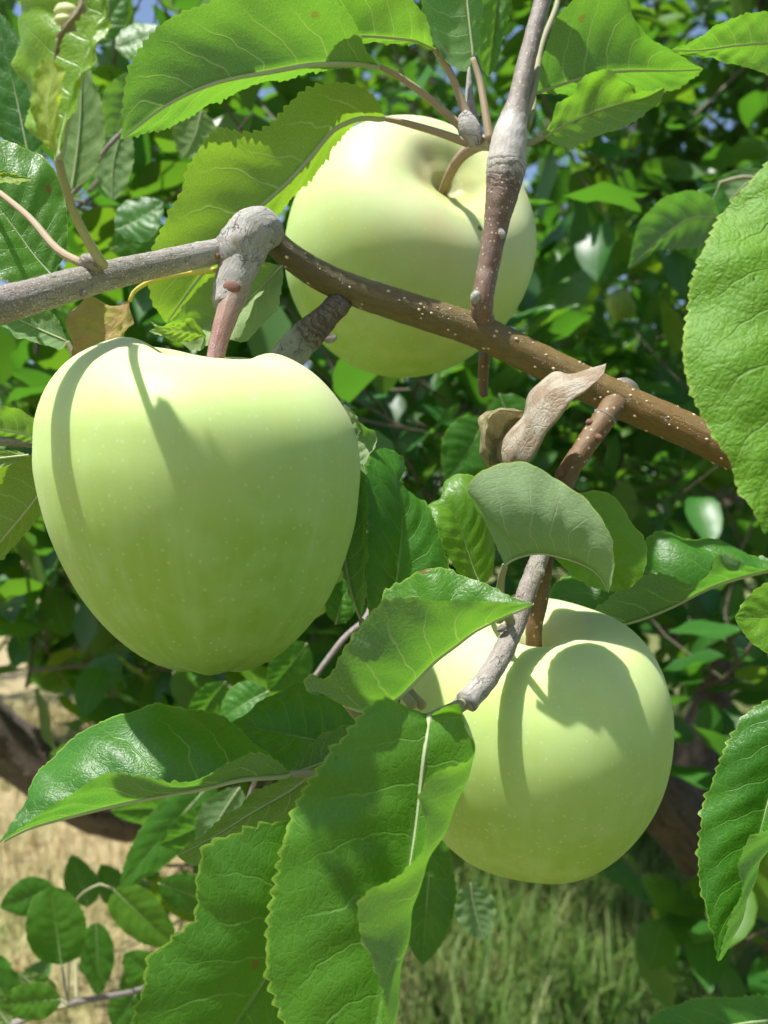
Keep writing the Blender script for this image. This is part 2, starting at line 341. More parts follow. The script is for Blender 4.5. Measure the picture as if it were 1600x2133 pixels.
def apple_material(name, blush=0.15, seed=0.0):
    """uv.x around, uv.y 0 at the stalk, 1 at the eye"""
    g = NT(name); u, t, _ = g.sep(g.uv('uv')); tc = g.new('ShaderNodeTexCoord').outputs['Object']
    mp = g.new('ShaderNodeMapping'); g.put(mp.inputs[0], tc); mp.inputs['Location'].default_value = (seed, seed * 0.7, 0)
    big = g.noise(mp.outputs[0], 22.0, 3); mid = g.noise(mp.outputs[0], 90.0, 3)
    us = g.new('ShaderNodeCombineXYZ'); g.put(us.inputs[0], g.math('MULTIPLY', u, 40.0)); g.put(us.inputs[1], g.math('MULTIPLY', t, 2.5))
    streak = g.noise(us.outputs[0], 1.0, 4, 0.6)
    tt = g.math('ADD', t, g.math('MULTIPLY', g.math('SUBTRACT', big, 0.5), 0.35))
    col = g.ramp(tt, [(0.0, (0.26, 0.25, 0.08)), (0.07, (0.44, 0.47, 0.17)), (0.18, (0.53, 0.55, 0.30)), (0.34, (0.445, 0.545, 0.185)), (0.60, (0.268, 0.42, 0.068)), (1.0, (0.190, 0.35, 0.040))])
    col = g.mix(g.math('MULTIPLY', g.sstep(streak, 0.42, 0.72), 0.20), col, (0.44, 0.62, 0.26))
    col = g.mix(g.math('MULTIPLY', g.math('MULTIPLY', g.sstep(big, 0.45, 0.7), g.sstep(t, 0.40, 0.12)), blush), col, (0.62, 0.36, 0.24))
    col = g.mix(g.sstep(mid, 0.4, 0.7, 0.0, 0.25), col, (0.46, 0.62, 0.28))
    len_d = g.voro(tc, 430.0, 'F1', '3D', 1.0); dots = g.math('SUBTRACT', 1.0, g.sstep(len_d, 0.05, 0.24))
    col = g.mix(g.math('MULTIPLY', dots, 0.30), col, (0.62, 0.68, 0.40))
    sp = g.voro(tc, 55.0, 'F1', '3D', 1.0); kp = g.math('GREATER_THAN', g.noise(tc, 60.0, 0), 0.60)
    col = g.mix(g.math('MULTIPLY', g.math('MULTIPLY', g.math('LESS_THAN', sp, 0.055), kp), 0.8), col, (0.12, 0.09, 0.03))
    nn = g.math('ADD', g.noise(tc, 1800.0, 2), g.math('MULTIPLY', dots, 0.4))
    bloom = g.noise(tc, 700.0, 3)
    rg = g.math('ADD', 0.46, g.math('MULTIPLY', bloom, 0.12))
    return g.surf(g.prin(col, rg, g.bump(nn, 0.10, 0.0003), spec=0.30, sss=0.4, radius=(0.006, 0.008, 0.002), sheen=0.03))

# ------------------------------------------------------------------ the leaf builder
def loft(rows, n):
    """rows: curves from the midrib outward, each n points; returns columns by Catmull-Rom across"""
    return np.stack(rows, 0)

def make_leaf(parent, d, base, tip, M, Lr, Rr, show='L', bulge=(0.10, 0.10), petiole=None, pr=1.3, tint=0.0, teeth=None, amp=1.0,
              relief=0.30, ribw=1.0, wool_lit=0.0, mat=None, name='leaf', label=None, wave=0.6, rib=True, K=9, pmat=None, seed=0, nv=8):
    """blade lofted between midrib M and the rows of each half (from the midrib outward), photo points + mm depth;
       show: which half turns its top (L, R) or its underside (l, r) to the camera"""
    mat = mat or LEAF
    b = px3([base], d); e = px3([tip], d)
    mid3 = np.vstack([b, px3(M, d), e])
    length = np.sum(np.linalg.norm(np.diff(mid3, axis=0), axis=1))
    if teeth is None: teeth = max(10, int(length / 0.0021))
    N = teeth * 4 + 1
    mc = crom(mid3, N)
    rs = np.random.default_rng(seed + int(abs(base[0]) * 7 + abs(base[1]) * 3))
    halves = []
    for rows in (Lr, Rr):
        rows = rows if rows and isinstance(rows[0], list) else [rows]
        cs = [mc] + [crom(np.vstack([b, px3(r, d), e]), N) for r in rows]
        st = np.stack(cs, 0)                                   # rows x N x 3
        k = len(cs); tt = np.linspace(0, k - 1, K + 1)
        g = np.zeros((K + 1, N, 3))
        if k == 2:
            for i, t in enumerate(tt): g[i] = st[0] * (1 - t) + st[1] * t
        else:
            q = np.concatenate([(2*st[0] - st[1])[None], st, (2*st[-1] - st[-2])[None]], 0)
            for i, t in enumerate(tt):
                j = min(int(t), k - 2); f = t - j; A, B, C, D = q[j], q[j+1], q[j+2], q[j+3]
                g[i] = 0.5 * ((2*B) + (-A + C)*f + (2*A - 5*B + 4*C - D)*f*f + (-A + 3*B - 3*C + D)*f**3)
        halves.append(g)
    # columns from left margin over the midrib to the right margin
    G = np.concatenate([halves[0][::-1], halves[1][1:]], 0)    # (2K+1) x N x 3
    C = 2 * K + 1
    v = np.linspace(-1, 1, C); uu = np.linspace(0, 1, N)
    du = np.gradient(G, axis=1); dv = np.gradient(G, axis=0)
    nrm = np.cross(dv, du); nrm /= np.linalg.norm(nrm, axis=2)[..., None] + 1e-12
    camp = np.array([0, 0, CAM_Z])
    half = slice(1, K) if show in 'Ll' else slice(K + 1, C - 1)
    area = np.linalg.norm(np.cross(dv, du), axis=2)
    facing = np.sum((np.sum(nrm * (camp - G), axis=2) * area)[half])
    flip = (facing < 0) if show in 'LR' else (facing > 0)
    s = -1.0 if flip else 1.0
    topn = nrm * s
    av = np.abs(v)[:, None]
    # the fold at the midrib makes the halves' normals differ there; average once
    wid = np.concatenate([np.linalg.norm(halves[0][-1] - mc, axis=1)[None].repeat(K, 0), np.zeros((1, N)), np.linalg.norm(halves[1][-1] - mc, axis=1)[None].repeat(K, 0)], 0)
    bl = np.where(v[:, None] < 0, bulge[0], bulge[1])
    off = bl * wid * np.sin(np.pi * np.clip(av, 0, 1)) * np.sin(np.pi * uu)[None] ** 0.5
    ph = (uu[None] - 0.20 * av ** 1.35) * nv + (v[:, None] > 0) * 0.45 + 0.5
    env = np.sin(np.pi * uu)[None] ** 0.7
    quilt = -np.cos(2 * np.pi * ph) * np.clip(av * 3, 0, 1) * (1 - 0.5 * av)
    off = off + 0.001 * relief * quilt * env
    # irregular waviness
    for _ in range(5):
        fu, fv, p1, p2 = rs.uniform(1.5, 6), rs.uniform(0.5, 2.5), rs.uniform(0, 6.3), rs.uniform(0, 6.3)
        off = off + 0.00045 * wave * np.sin(2*np.pi*fu*uu[None] + p1) * np.sin(fv * v[:, None] * 3 + p2) * np.clip(av, 0, 1) * env
    G = G + topn * off[..., None]
    # serrate margin
    for side, inner in ((0, 1), (C - 1, C - 2)):
        o = G[side] - G[inner]; ln = np.linalg.norm(o, axis=1); o = o / (ln[:, None] + 1e-9)
        ph = (np.arange(N) % 4) / 4.0
        saw = np.array([0.0, 0.40, 0.80, 1.0])[np.arange(N) % 4]
        th = np.arange(N) // 4
        ra = rs.uniform(0.15, 1.45, th.max() + 2); lowf = np.interp(np.arange(N), np.arange(0, N + 9, 9), rs.normal(0, 0.00028, len(np.arange(0, N + 9, 9))))
        a = amp * 0.00075 * np.clip(length / 0.07, 0.5, 1.3)
        fade = np.clip(np.minimum(uu * 9, (1 - uu) * 12 + 0.25), 0, 1)
        G[side] += o * ((saw * ra[th] * a + lowf * min(1.0, amp)) * fade)[:, None]
        j = side; G[side] += topn[side] * (rs.normal(0, 0.00012, N))[:, None]
    Lm = np.concatenate([[0], np.cumsum(np.linalg.norm(np.diff(mc, axis=0), axis=1))])
    dist = np.zeros((C, N)); st = np.linalg.norm(np.diff(G, axis=0), axis=2)
    dist[K+1:] = np.cumsum(st[K:], 0); dist[:K] = -np.cumsum(st[:K][::-1], 0)[::-1]
    V = G.reshape(-1, 3)
    so = rs.uniform(0, 30)
    U = np.stack([np.broadcast_to(uu[None], (C, N)), np.broadcast_to((v * 0.5 + 0.5)[:, None], (C, N))], 2).reshape(-1, 2)
    T = np.stack([np.broadcast_to(Lm[None], (C, N)) * 100 + so, dist * 100 + so], 2).reshape(-1, 2)
    F = []
    for c in range(C - 1):
        o = c * N
        for i in range(N - 1):
            q = (o + i, o + N + i, o + N + i + 1, o + i + 1)
            F.append(q[::-1] if flip else q)
    ob = mesh_obj(name, V, F, mat, parent, U, T)
    ob['tint'] = float(tint); ob['wool_lit'] = float(wool_lit)
    if label: ob['label'] = label
    gp = parent
    if rib:
        r0 = 0.00055 * np.clip(length / 0.07, 0.5, 1.2) * ribw
        rp = G[K] - topn[K] * r0 * 0.75
        V2, F2, U2, M2, _, _ = tube_data(rp[::3], [r0 * 1.25, r0, r0 * 0.75, r0 * 0.4], seg=7, rings=40)
        mesh_obj('midrib', V2, F2, MIDRIB, ob, U2, M2)
    if petiole:
        pp = np.vstack([b, px3(petiole, d)])
        r = pr * 0.001
        V2, F2, U2, M2, _, _ = tube_data(pp, [r * 0.62, r * 0.75, r * 0.85, r], seg=10, rings=24)
        mesh_obj('petiole', V2, F2, pmat or PETIOLE, ob, U2, M2)
    return ob

def quick_leaf(parent, base, tip, w, d, show='L', tilt=0.0, fold=0.25, bend=0.0, tint=0.0, petiole=None, mat=None, dtip=0.0, round_=1.0, pr=1.0, label=None):
    """leaf from base and tip; w = half width in px; tilt mm: how much nearer the left margin is than the right"""
    bx, by = base; tx, ty = tip; dx, dy = tx - bx, ty - by; ln = math.hypot(dx, dy); nx, ny = dy / ln, -dx / ln
    def curve(sg, k):
        out = []
        for u in (0.08, 0.2, 0.35, 0.5, 0.65, 0.8, 0.92):
            pw = (math.sin(math.pi * u ** 0.82)) ** (0.75 * round_) * w * k
            bo = math.sin(math.pi * u) * bend
            out.append((bx + dx * u + nx * (pw * sg + bo), by + dy * u + ny * (pw * sg + bo), dtip * u - (tilt * sg + fold * w / 20.0) * k * math.sin(math.pi * u)))
        return out
    return make_leaf(parent, d, (bx, by), (tx, ty, dtip), curve(1, 0.0), curve(1, 1.0), curve(-1, 1.0), show=show, bulge=(0.08, 0.08), petiole=petiole, tint=tint, K=6, mat=mat, pr=pr, label=label,
                     teeth=max(10, int(ln / FPX * d / 0.0026)))

# ------------------------------------------------------------------ ground
def ground_material():
    g = NT('dry_ground'); tc = g.new('ShaderNodeTexCoord').outputs['Object']
    n1 = g.noise(tc, 1.3, 4); n2 = g.noise(tc, 14.0, 5, 0.7); n3 = g.noise(tc, 90.0, 3, 0.7)
    col = g.mix(g.sstep(n2, 0.3, 0.7), (0.29, 0.23, 0.12), (0.40, 0.33, 0.19))
    col = g.mix(g.sstep(n1, 0.42, 0.62, 0, 0.75), col, (0.17, 0.19, 0.055))
    gx = g.math('ADD', g.sep(tc)[0], g.math('MULTIPLY', g.math('SUBTRACT', n1, 0.5), 0.8))
    col = g.mix(g.sstep(gx, -0.15, 0.3, 0, 0.8), col, (0.10, 0.13, 0.035))
    col = g.mix(g.sstep(n3, 0.5, 0.75, 0, 0.6), col, (0.20, 0.145, 0.08))
    return g.surf(g.prin(col, 0.95, g.bump(g.math('ADD', n2, n3), 0.8, 0.02), spec=0.1))
def ground_h(x, y): return 0.03 * math.sin(x * 1.7 + 0.4) * math.cos(y * 1.3) if abs(x) < 30 and abs(y) < 30 else 0.0
gv, gf, xs = [], [], [-400, -80, -30] + [i * 0.5 for i in range(-20, 21)] + [30, 80, 400]
ys = [-60, -20] + [i * 0.5 for i in range(-6, 40)] + [30, 80, 400]
for y in ys:
    for x in xs: gv.append((x, y, ground_h(x, y)))
W = len(xs)
for j in range(len(ys) - 1):
    for i in range(W - 1): gf.append((j*W + i, j*W + i + 1, (j+1)*W + i + 1, (j+1)*W + i))
ground = mesh_obj('ground', gv, gf, ground_material()); tag(ground, 'dry straw coloured orchard ground', None, None, 'structure')

def grass_material():
    g = NT('grass_blade'); r, tn, _ = g.sep(g.uv('met')); u, t, _ = g.sep(g.uv('uv'))
    grn = g.mix(r, (0.042, 0.135, 0.011), (0.105, 0.200, 0.024)); dry = g.mix(r, (0.40, 0.31, 0.14), (0.56, 0.46, 0.25))
    col = g.mix(tn, grn, dry); col = g.mix(g.sstep(t, 0.8, 1.0, 0, 0.15), col, (0.48, 0.40, 0.18))
    p = g.prin(col, 0.6, spec=0.3); tl = g.new('ShaderNodeBsdfTranslucent'); g.put(tl.inputs[0], col)
    ms = g.new('ShaderNodeMixShader'); ms.inputs[0].default_value = 0.35
    g.t.links.new(p, ms.inputs[1]); g.t.links.new(tl.outputs[0], ms.inputs[2]); return g.surf(ms.outputs[0])
GRASS = grass_material()
def grass(name, label, n, xr, yr, hr, dryness, clump, seed, wid=0.004):
    r = np.random.default_rng(seed); V, F, U, T = [], [], [], []
    cx = r.uniform(*xr, clump); cy = r.uniform(*yr, clump); ch = r.uniform(0.5, 1.0, clump); cd = np.clip(r.normal(dryness, 0.2, clump), 0, 1)
    for i in range(n):
        k = r.integers(clump); sp = 0.10 if r.random() < 0.8 else 0.3
        x, y = cx[k] + r.normal(0, sp), cy[k] + r.normal(0, sp)
        h = r.uniform(*hr) * ch[k]; a = r.uniform(0, 6.283); lean = r.uniform(0.05, 0.75) * h
        fx, fy = math.cos(a), math.sin(a); px, py = -fy, fx; w = wid * r.uniform(0.5, 1.2)
        b = len(V); z0 = ground_h(x, y) - 0.01; rr = r.random(); dd = float(np.clip(cd[k] + r.normal(0, 0.12), 0, 1))
        for t, ws in ((0, 1.0), (0.4, 0.85), (0.75, 0.55)):
            c = (x + fx * lean * t * t, y + fy * lean * t * t, z0 + h * (t - 0.25 * t ** 3))
            V += [(c[0] - px*w*ws, c[1] - py*w*ws, c[2]), (c[0] + px*w*ws, c[1] + py*w*ws, c[2])]; U += [(0, t), (1, t)]; T += [(rr, dd)] * 2
        V.append((x + fx * lean, y + fy * lean, z0 + h * 0.75)); U.append((0.5, 1)); T.append((rr, dd))
        F += [(b, b+1, b+3, b+2), (b+2, b+3, b+5, b+4), (b+4, b+5, b+6)]
    o = mesh_obj(name, V, F, GRASS, None, U, T); tag(o, label, 'grass', None, 'stuff'); return o
grass('dry_grass', 'short straw dry grass on the orchard ground', 22000, (-2.6, 0.10), (1.6, 6.5), (0.05, 0.20), 0.85, 420, 3)
grass('green_grass', 'tall green grass with straw stalks at lower right', 34000, (0.0, 2.0), (1.75, 5.0), (0.20, 0.50), 0.0, 380, 4, 0.0034)

# ------------------------------------------------------------------ apples
def spline1(t, P): return crom(P, len(t))
def apple(label, center, d, Lp, Rp, mat, stem_pts, stem_d, stem_r, stem_mat, axis=None, group=None, front_dip=0.0, back_dip=0.0, lobes=0.012, seed=0, s=0.983, res=(72, 96)):
    """profile points (r, y) in photo px, y downwards from the centre; L and R side profiles are blended round the axis"""
    n, m = res
    A = crom(np.array([(p[0], p[1]) for p in Lp], float), n); B = crom(np.array([(p[0], p[1]) for p in Rp], float), n)
    k = d / FPX * s
    c0 = at(center[0], center[1], d)
    if axis is None: X, Y, Z = np.array([1.0, 0, 0]), np.array([0, 1.0, 0]), np.array([0, 0, 1.0])
    else:
        f = c0 - np.array([0, 0, CAM_Z]); f /= np.linalg.norm(f); rt = np.cross(f, [0, 0, 1.0]); rt /= np.linalg.norm(rt); upv = np.cross(rt, f)
        Z = rt * axis[0] + upv * axis[1] - f * axis[2]; Z /= np.linalg.norm(Z)
        X = np.cross(f, Z); X = -X if np.dot(X, rt) < 0 else X; X /= np.linalg.norm(X); Y = np.cross(Z, X)
    rs = np.random.default_rng(seed); ph = rs.uniform(0, 6.28, 4)
    V, U, T, F = [], [], [], []
    for i in range(n):
        t = i / (n - 1)
        for j in range(m + 1):
            a = 2 * math.pi * j / m; w = 0.5 + 0.5 * math.cos(a)
            r = A[i][0] * (1 - w) + B[i][0] * w; z = -(A[i][1] * (1 - w) + B[i][1] * w)
            sa = math.sin(a)
            topw = max(0.0, 1 - t / 0.42) ** 1.0
            z -= topw * ((front_dip * sa * sa) if sa < 0 else (back_dip * sa * sa))
            lob = lobes * (math.cos(5 * a + ph[0]) * (0.4 + 0.9 * abs(t - 0.45)) + 0.8 * math.cos(2 * a + ph[1]) + 0.5 * math.cos(3 * a + ph[2]))
            r *= 1 + lob; z *= 1 + 0.8 * lobes * math.cos(5 * a + ph[3]) * min(1, r / 60)
            p = c0 + (X * (r * math.cos(a)) + Y * (r * sa) + Z * z) * k
            V.append(p); U.append((j / m, t)); T.append((j / m * 20, t * 10))
    w1 = m + 1
    for i in range(n - 1):
        for j in range(m): F.append((i*w1 + j, (i+1)*w1 + j, (i+1)*w1 + j + 1, i*w1 + j + 1))
    root = empty('apple', c0 - Z * 0.0)
    mesh_obj('fruit', V, F, mat, root, U, T)
    # stalk: ends at the bottom of the cavity
    cav = c0 + Z * (-(A[0][1] + B[0][1]) / 2 * k - front_dip * 0 * k)
    if stem_pts is not None:
        pts = np.vstack([[at(p[0], p[1], q) for p, q in zip(stem_pts, stem_d)], cav[None], (cav - Z * 0.002)[None]])
        tube('stem', pts, stem_r, stem_mat, root, seg=14, rings=44, rough=0.05, scale=700)
    # withered flower remains at the eye
    eye = c0 - Z * ((A[-1][1] + B[-1][1]) / 2 * k - 0.0035)
    for q in range(5):
        a = q * 1.2566; dirv = X * math.cos(a) + Y * math.sin(a)
        mesh_obj('sepal', [eye + np.cross(Z, dirv) * 0.0022, eye - np.cross(Z, dirv) * 0.0022, eye + dirv * 0.004 - Z * 0.0045, eye + dirv * 0.001 - Z * 0.002], [(0, 1, 2), (0, 1, 3), (0, 2, 3), (1, 2, 3)], CALYX, root, [(0, 0)] * 4, [(0, 0)] * 4)
    tag(root, label, 'apple', group); return root

def prof(Rw, cav=0.50, bot=0.95, top=0.86, zs=1.0, wide=0.0):
    P = [(0, cav), (0.07, cav + 0.02), (0.12, cav + 0.4 * (top - cav)), (0.215, top - 0.085), (0.42, top), (0.68, 0.79), (0.87, 0.58), (0.975, 0.30), (1.0, 0.02), (0.965, -0.28), (0.86, -0.55), (0.69, -0.78), (0.48, -bot + 0.03), (0.31, -bot), (0.14, -bot + 0.09), (0, -bot + 0.12)]
    return [(r * Rw, -z * Rw * zs) for r, z in P]

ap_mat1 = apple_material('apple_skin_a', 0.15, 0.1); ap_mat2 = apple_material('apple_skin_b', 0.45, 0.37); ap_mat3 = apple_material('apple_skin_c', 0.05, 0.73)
CY = 1040
Lp = [(0, 815), (14, 812), (38, 790), (75, 745), (165, 703), (262, 742), (318, 800), (347, 870), (353, 935), (350, 1000), (322, 1110), (274, 1215), (212, 1300), (140, 1362), (72, 1393), (30, 1398), (0, 1385)]
Rp = [(0, 815), (14, 812), (36, 792), (62, 762), (135, 736), (212, 770), (268, 824), (304, 885), (319, 950), (318, 1020), (305, 1110), (265, 1225), (215, 1302), (150, 1364), (85, 1396), (40, 1400), (0, 1385)]
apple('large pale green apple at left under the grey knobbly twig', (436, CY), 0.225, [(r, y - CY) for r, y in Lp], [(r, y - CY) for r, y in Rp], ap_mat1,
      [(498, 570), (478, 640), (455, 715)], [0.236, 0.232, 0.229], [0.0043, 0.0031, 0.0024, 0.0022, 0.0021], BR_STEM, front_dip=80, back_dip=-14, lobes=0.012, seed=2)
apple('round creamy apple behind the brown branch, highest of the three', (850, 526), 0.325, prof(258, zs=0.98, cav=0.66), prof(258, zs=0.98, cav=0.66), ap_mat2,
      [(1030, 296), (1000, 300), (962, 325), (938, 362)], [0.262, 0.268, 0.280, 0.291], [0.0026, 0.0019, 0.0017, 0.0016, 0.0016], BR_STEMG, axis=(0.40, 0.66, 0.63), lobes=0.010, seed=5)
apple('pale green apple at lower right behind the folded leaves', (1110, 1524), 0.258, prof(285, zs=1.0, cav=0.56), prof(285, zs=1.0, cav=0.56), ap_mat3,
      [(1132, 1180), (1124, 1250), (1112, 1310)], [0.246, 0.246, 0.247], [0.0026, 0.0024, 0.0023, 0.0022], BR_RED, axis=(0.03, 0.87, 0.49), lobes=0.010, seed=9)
apple('yellowish apple mostly hidden behind the large left apple', (585, 1150), 0.315, prof(150), prof(150), ap_mat3, [(600, 985), (592, 1040)], [0.315, 0.315], [0.0014, 0.0013], BR_STEMG, seed=12)

apple('small distant pale apple in the foliage right of the brown branch', (1296, 634), 2.05, prof(33), prof(33), ap_mat2, [(1300, 585), (1298, 610)], [2.05, 2.05], [0.0018, 0.0015], BR_STEMG, seed=16, res=(30, 40))
apple('tiny distant cream apple in the foliage near the bright leaf', (1401, 545), 2.2, prof(19), prof(19), ap_mat2, [(1404, 515), (1402, 530)], [2.2, 2.2], [0.0018, 0.0015], BR_STEMG, seed=17, res=(30, 40))

# ------------------------------------------------------------------ the near branch and its twigs
branch = empty('apple_branch', at(1010, 690, 0.262))
tag(branch, 'brown speckled apple branch with grey twigs, fresh and withered leaves', 'branch')
def P(*pts): return np.array([at(x, y, d) for x, y, d in pts])
def pr_(px, d): return px / FPX * d
def wood(name, pts, rpx, mat, parent=branch, **kw):
    rad = [pr_(r, np.mean([p[2] for p in pts])) for r in rpx]
    return tube(name, P(*pts), rad, mat, parent, **kw)
main_pts = [(560, 488, 0.250), (600, 530, 0.252), (700, 590, 0.257), (850, 642, 0.260), (1000, 692, 0.262), (1150, 765, 0.262), (1300, 838, 0.260), (1450, 905, 0.256), (1620, 990, 0.250), (1780, 1075, 0.246)]
main_r = [25, 27, 32, 34, 36, 36, 38, 36, 36, 36]
wd_main = wood('main_stem', main_pts, main_r, BR_MAIN, rings=150, seg=28, rough=0.045, scale=420)
shoot_pts = [(-160, 672, 0.178), (0, 636, 0.187), (110, 605, 0.198), (200, 580, 0.208), (330, 550, 0.223), (450, 524, 0.236), (500, 512, 0.238)]
wood('shoot', shoot_pts, [36, 34, 32, 31, 29, 29, 30], BR_GREY, rings=120, seg=26, rough=0.05, scale=600)
wood('knob', [(478, 556, 0.236), (492, 525, 0.237), (520, 490, 0.239), (545, 478, 0.242), (568, 492, 0.246)], [30, 47, 50, 46, 30], BR_KNOB, rings=60, seg=30, rough=0.09, scale=380)
wood('knob', [(520, 505, 0.239), (498, 552, 0.237), (482, 598, 0.235), (474, 640, 0.233)], [44, 42, 38, 30], BR_KNOB, rings=40, seg=26, rough=0.07, scale=380)
up_pts = [(1010, 700, 0.266), (1004, 640, 0.257), (1016, 560, 0.257), (1034, 470, 0.257), (1045, 410, 0.257), (1055, 345, 0.257), (1062, 285, 0.258), (1078, 215, 0.260), (1100, 115, 0.263), (1131, 0, 0.267), (1175, -160, 0.272)]
wood('upright_twig', up_pts, [28, 23, 22, 25, 33, 41, 36, 22, 19, 18, 16], BR_UP, rings=150, seg=26, rough=0.06, scale=520)
wood('spur', [(1010, 735, 0.274), (1006, 790, 0.276), (1008, 825, 0.277)], [12, 11, 9], BR_RED, rings=20, rough=0.05)
wood('spur', [(715, 622, 0.257), (690, 650, 0.258), (662, 678, 0.259), (625, 715, 0.262), (580, 770, 0.266)], [23, 26, 30, 36, 38], BR_SPUR, rings=60, seg=22, rough=0.10, scale=500)
wood('spur_twig', [(1300, 818, 0.265), (1266, 862, 0.2545), (1215, 935, 0.250), (1180, 992, 0.249), (1155, 1070, 0.248), (1134, 1160, 0.246), (1130, 1200, 0.246)], [36, 25, 22, 22, 22, 21, 17], BR_RED, rings=90, seg=20, rough=0.05)
wood('lower_twig', [(1150, 1075, 0.243), (1128, 1150, 0.238), (1100, 1225, 0.232), (1066, 1320, 0.225), (1020, 1405, 0.217), (972, 1462, 0.211)], [14, 20, 20, 21, 22, 23], BR_LOW, rings=80, seg=20, rough=0.09)
wood('lower_twig', [(985, 1448, 0.212), (930, 1490, 0.216), (840, 1560, 0.222), (740, 1625, 0.228)], [18, 13, 11, 8], BR_LOW, rings=40, seg=14, rough=0.09)
# bud scars, collars
def bump_part(name, x, y, d, rx, ry, mat, parent=branch, rz=None, rot=0.0, seed=0):
    V, F, U = [], [], []; c = at(x, y, d); a_, b_ = pr_(rx, d), pr_(ry, d); z_ = pr_(rz if rz else min(rx, ry), d)
    n, m = 9, 14
    for i in range(n):
        th = math.pi * i / (n - 1)
        for j in range(m):
            ph = 2 * math.pi * j / m
            X = math.sin(th) * math.cos(ph) * a_; Z = math.cos(th) * b_; Y = math.sin(th) * math.sin(ph) * z_
            k = 1 + 0.14 * mnoise.noise(Vector((X * 900 + seed, Y * 900, Z * 900)))
            V.append(c + np.array([X * math.cos(rot) - Z * math.sin(rot), Y, X * math.sin(rot) + Z * math.cos(rot)]) * k); U.append((j / m * 0.5, i / (n - 1)))
    for i in range(n - 1):
        for j in range(m): F.append((i*m + j, (i+1)*m + j, (i+1)*m + (j+1) % m, i*m + (j+1) % m))
    return mesh_obj(name, V, F, mat, parent, U, [(u[0], u[1]) for u in U])
bump_part('leaf_scar', 481, 600, 0.2306, 20, 15, SCAR, rz=8)
bump_part('leaf_scar', 453, 533, 0.2325, 6, 7, SCAR, rz=4)
bump_part('bud', 480, 470, 0.240, 8, 5, BR_LOW, rot=0.8)
bump_part('bud', 172, 610, 0.2010, 8, 12, BR_GREY, rot=0.4)
bump_part('bud', 1045, 487, 0.254, 8, 12, BR_KNOB, rot=0.3)
bump_part('leaf_scar', 1166, 985, 0.2455, 10, 10, SCAR, rz=6)
bump_part('leaf_scar', 1246, 912, 0.2485, 10, 9, SCAR, rz=8)
bump_part('leaf_scar', 1228, 880, 0.2505, 8, 8, SCAR, rz=8)
bump_part('bud', 690, 705, 0.2545, 14, 9, BR_SPUR, rot=0.5)
bump_part('collar', 1262, 868, 0.2535, 27, 9, BR_SPUR, rz=25, rot=-0.55)
bump_part('collar', 992, 620, 0.2555, 12, 16, BR_KNOB, rz=22)
bump_part('bud', 190, 547, 0.2040, 26, 18, BR_GREY, rot=-0.5)
bump_part('bud', 978, 270, 0.262, 24, 40, BR_KNOB, rot=0.42, rz=20)
bump_part('bud', 1128, 1192, 0.233, 8, 10, BR_LOW)
bump_part('bud', 1046, 1308, 0.222, 12, 8, BR_LOW, rot=0.7)
wood('bud', [(985, 255, 0.266), (978, 200, 0.268), (977, 140, 0.270)], [13, 9, 3], BR_KNOB, rings=16, seg=10)
# pale lenticels on the main stem: tiny raised dots
V, F, U, M_, c_, rr_ = tube_data(P(*main_pts), [pr_(r, 0.258) for r in main_r], seg=28, rings=150)
rl = np.random.default_rng(3); LV, LF = [], []
tanm = np.gradient(c_, axis=0); tanm /= np.linalg.norm(tanm, axis=1)[:, None]
for q in range(170):
    i = rl.integers(6, 148); a = rl.uniform(0, 6.283); tn = tanm[i]; n = np.cross(tn, [0, 1, 0]); n /= np.linalg.norm(n); b = np.cross(tn, n)
    dr = n * math.cos(a) + b * math.sin(a); ce = c_[i] + dr * rr_[i] * 0.985; sz = rl.uniform(0.00022, 0.0005); t2 = np.cross(dr, tn)
    o = len(LV)
    for h_, w_ in ((0.0, 1.0), (0.6, 0.75)):
        for k in range(6):
            aa = k * 1.0472; LV.append(ce + (tn * math.cos(aa) * 1.3 + t2 * math.sin(aa)) * sz * w_ + dr * sz * h_)
    LV.append(ce + dr * sz * 0.8)
    for k in range(6):
        LF.append((o + k, o + (k+1) % 6, o + 6 + (k+1) % 6, o + 6 + k)); LF.append((o + 6 + k, o + 6 + (k+1) % 6, o + 12))
lo = mesh_obj('lenticels', LV, LF, LENT, branch, [(0, 0)] * len(LV), [(i * 0.01, 0) for i in range(len(LV))]); tag(lo, kind='stuff')

# ------------------------------------------------------------------ leaves of the near branch
B = branch
# long leaf at the top, seen from below
make_leaf(B, 0.250, (792, 139, 8), (250, 290, -14), [(740, 131, 4), (650, 133), (565, 148, -3), (450, 172, -7), (350, 217, -10)],
          [(778, 124, 4), (764, 105), (738, 52, -6), (703, 18, -9), (655, -4, -11), (560, -16, -12), (480, -6, -12), (415, 18, -13), (350, 42, -15), (315, 70, -16), (285, 110, -17), (268, 155, -17), (258, 210, -16), (255, 260, -15)],
          [(745, 140, 6), (650, 148, 8), (565, 168, 8), (490, 194, 4), (420, 228, 0), (350, 264, -5)], show='l', petiole=[(840, 165, 10), (900, 210, 11), (965, 268, 12)], pmat=PETRED, tint=0.15, bulge=(0.10, 0.0))
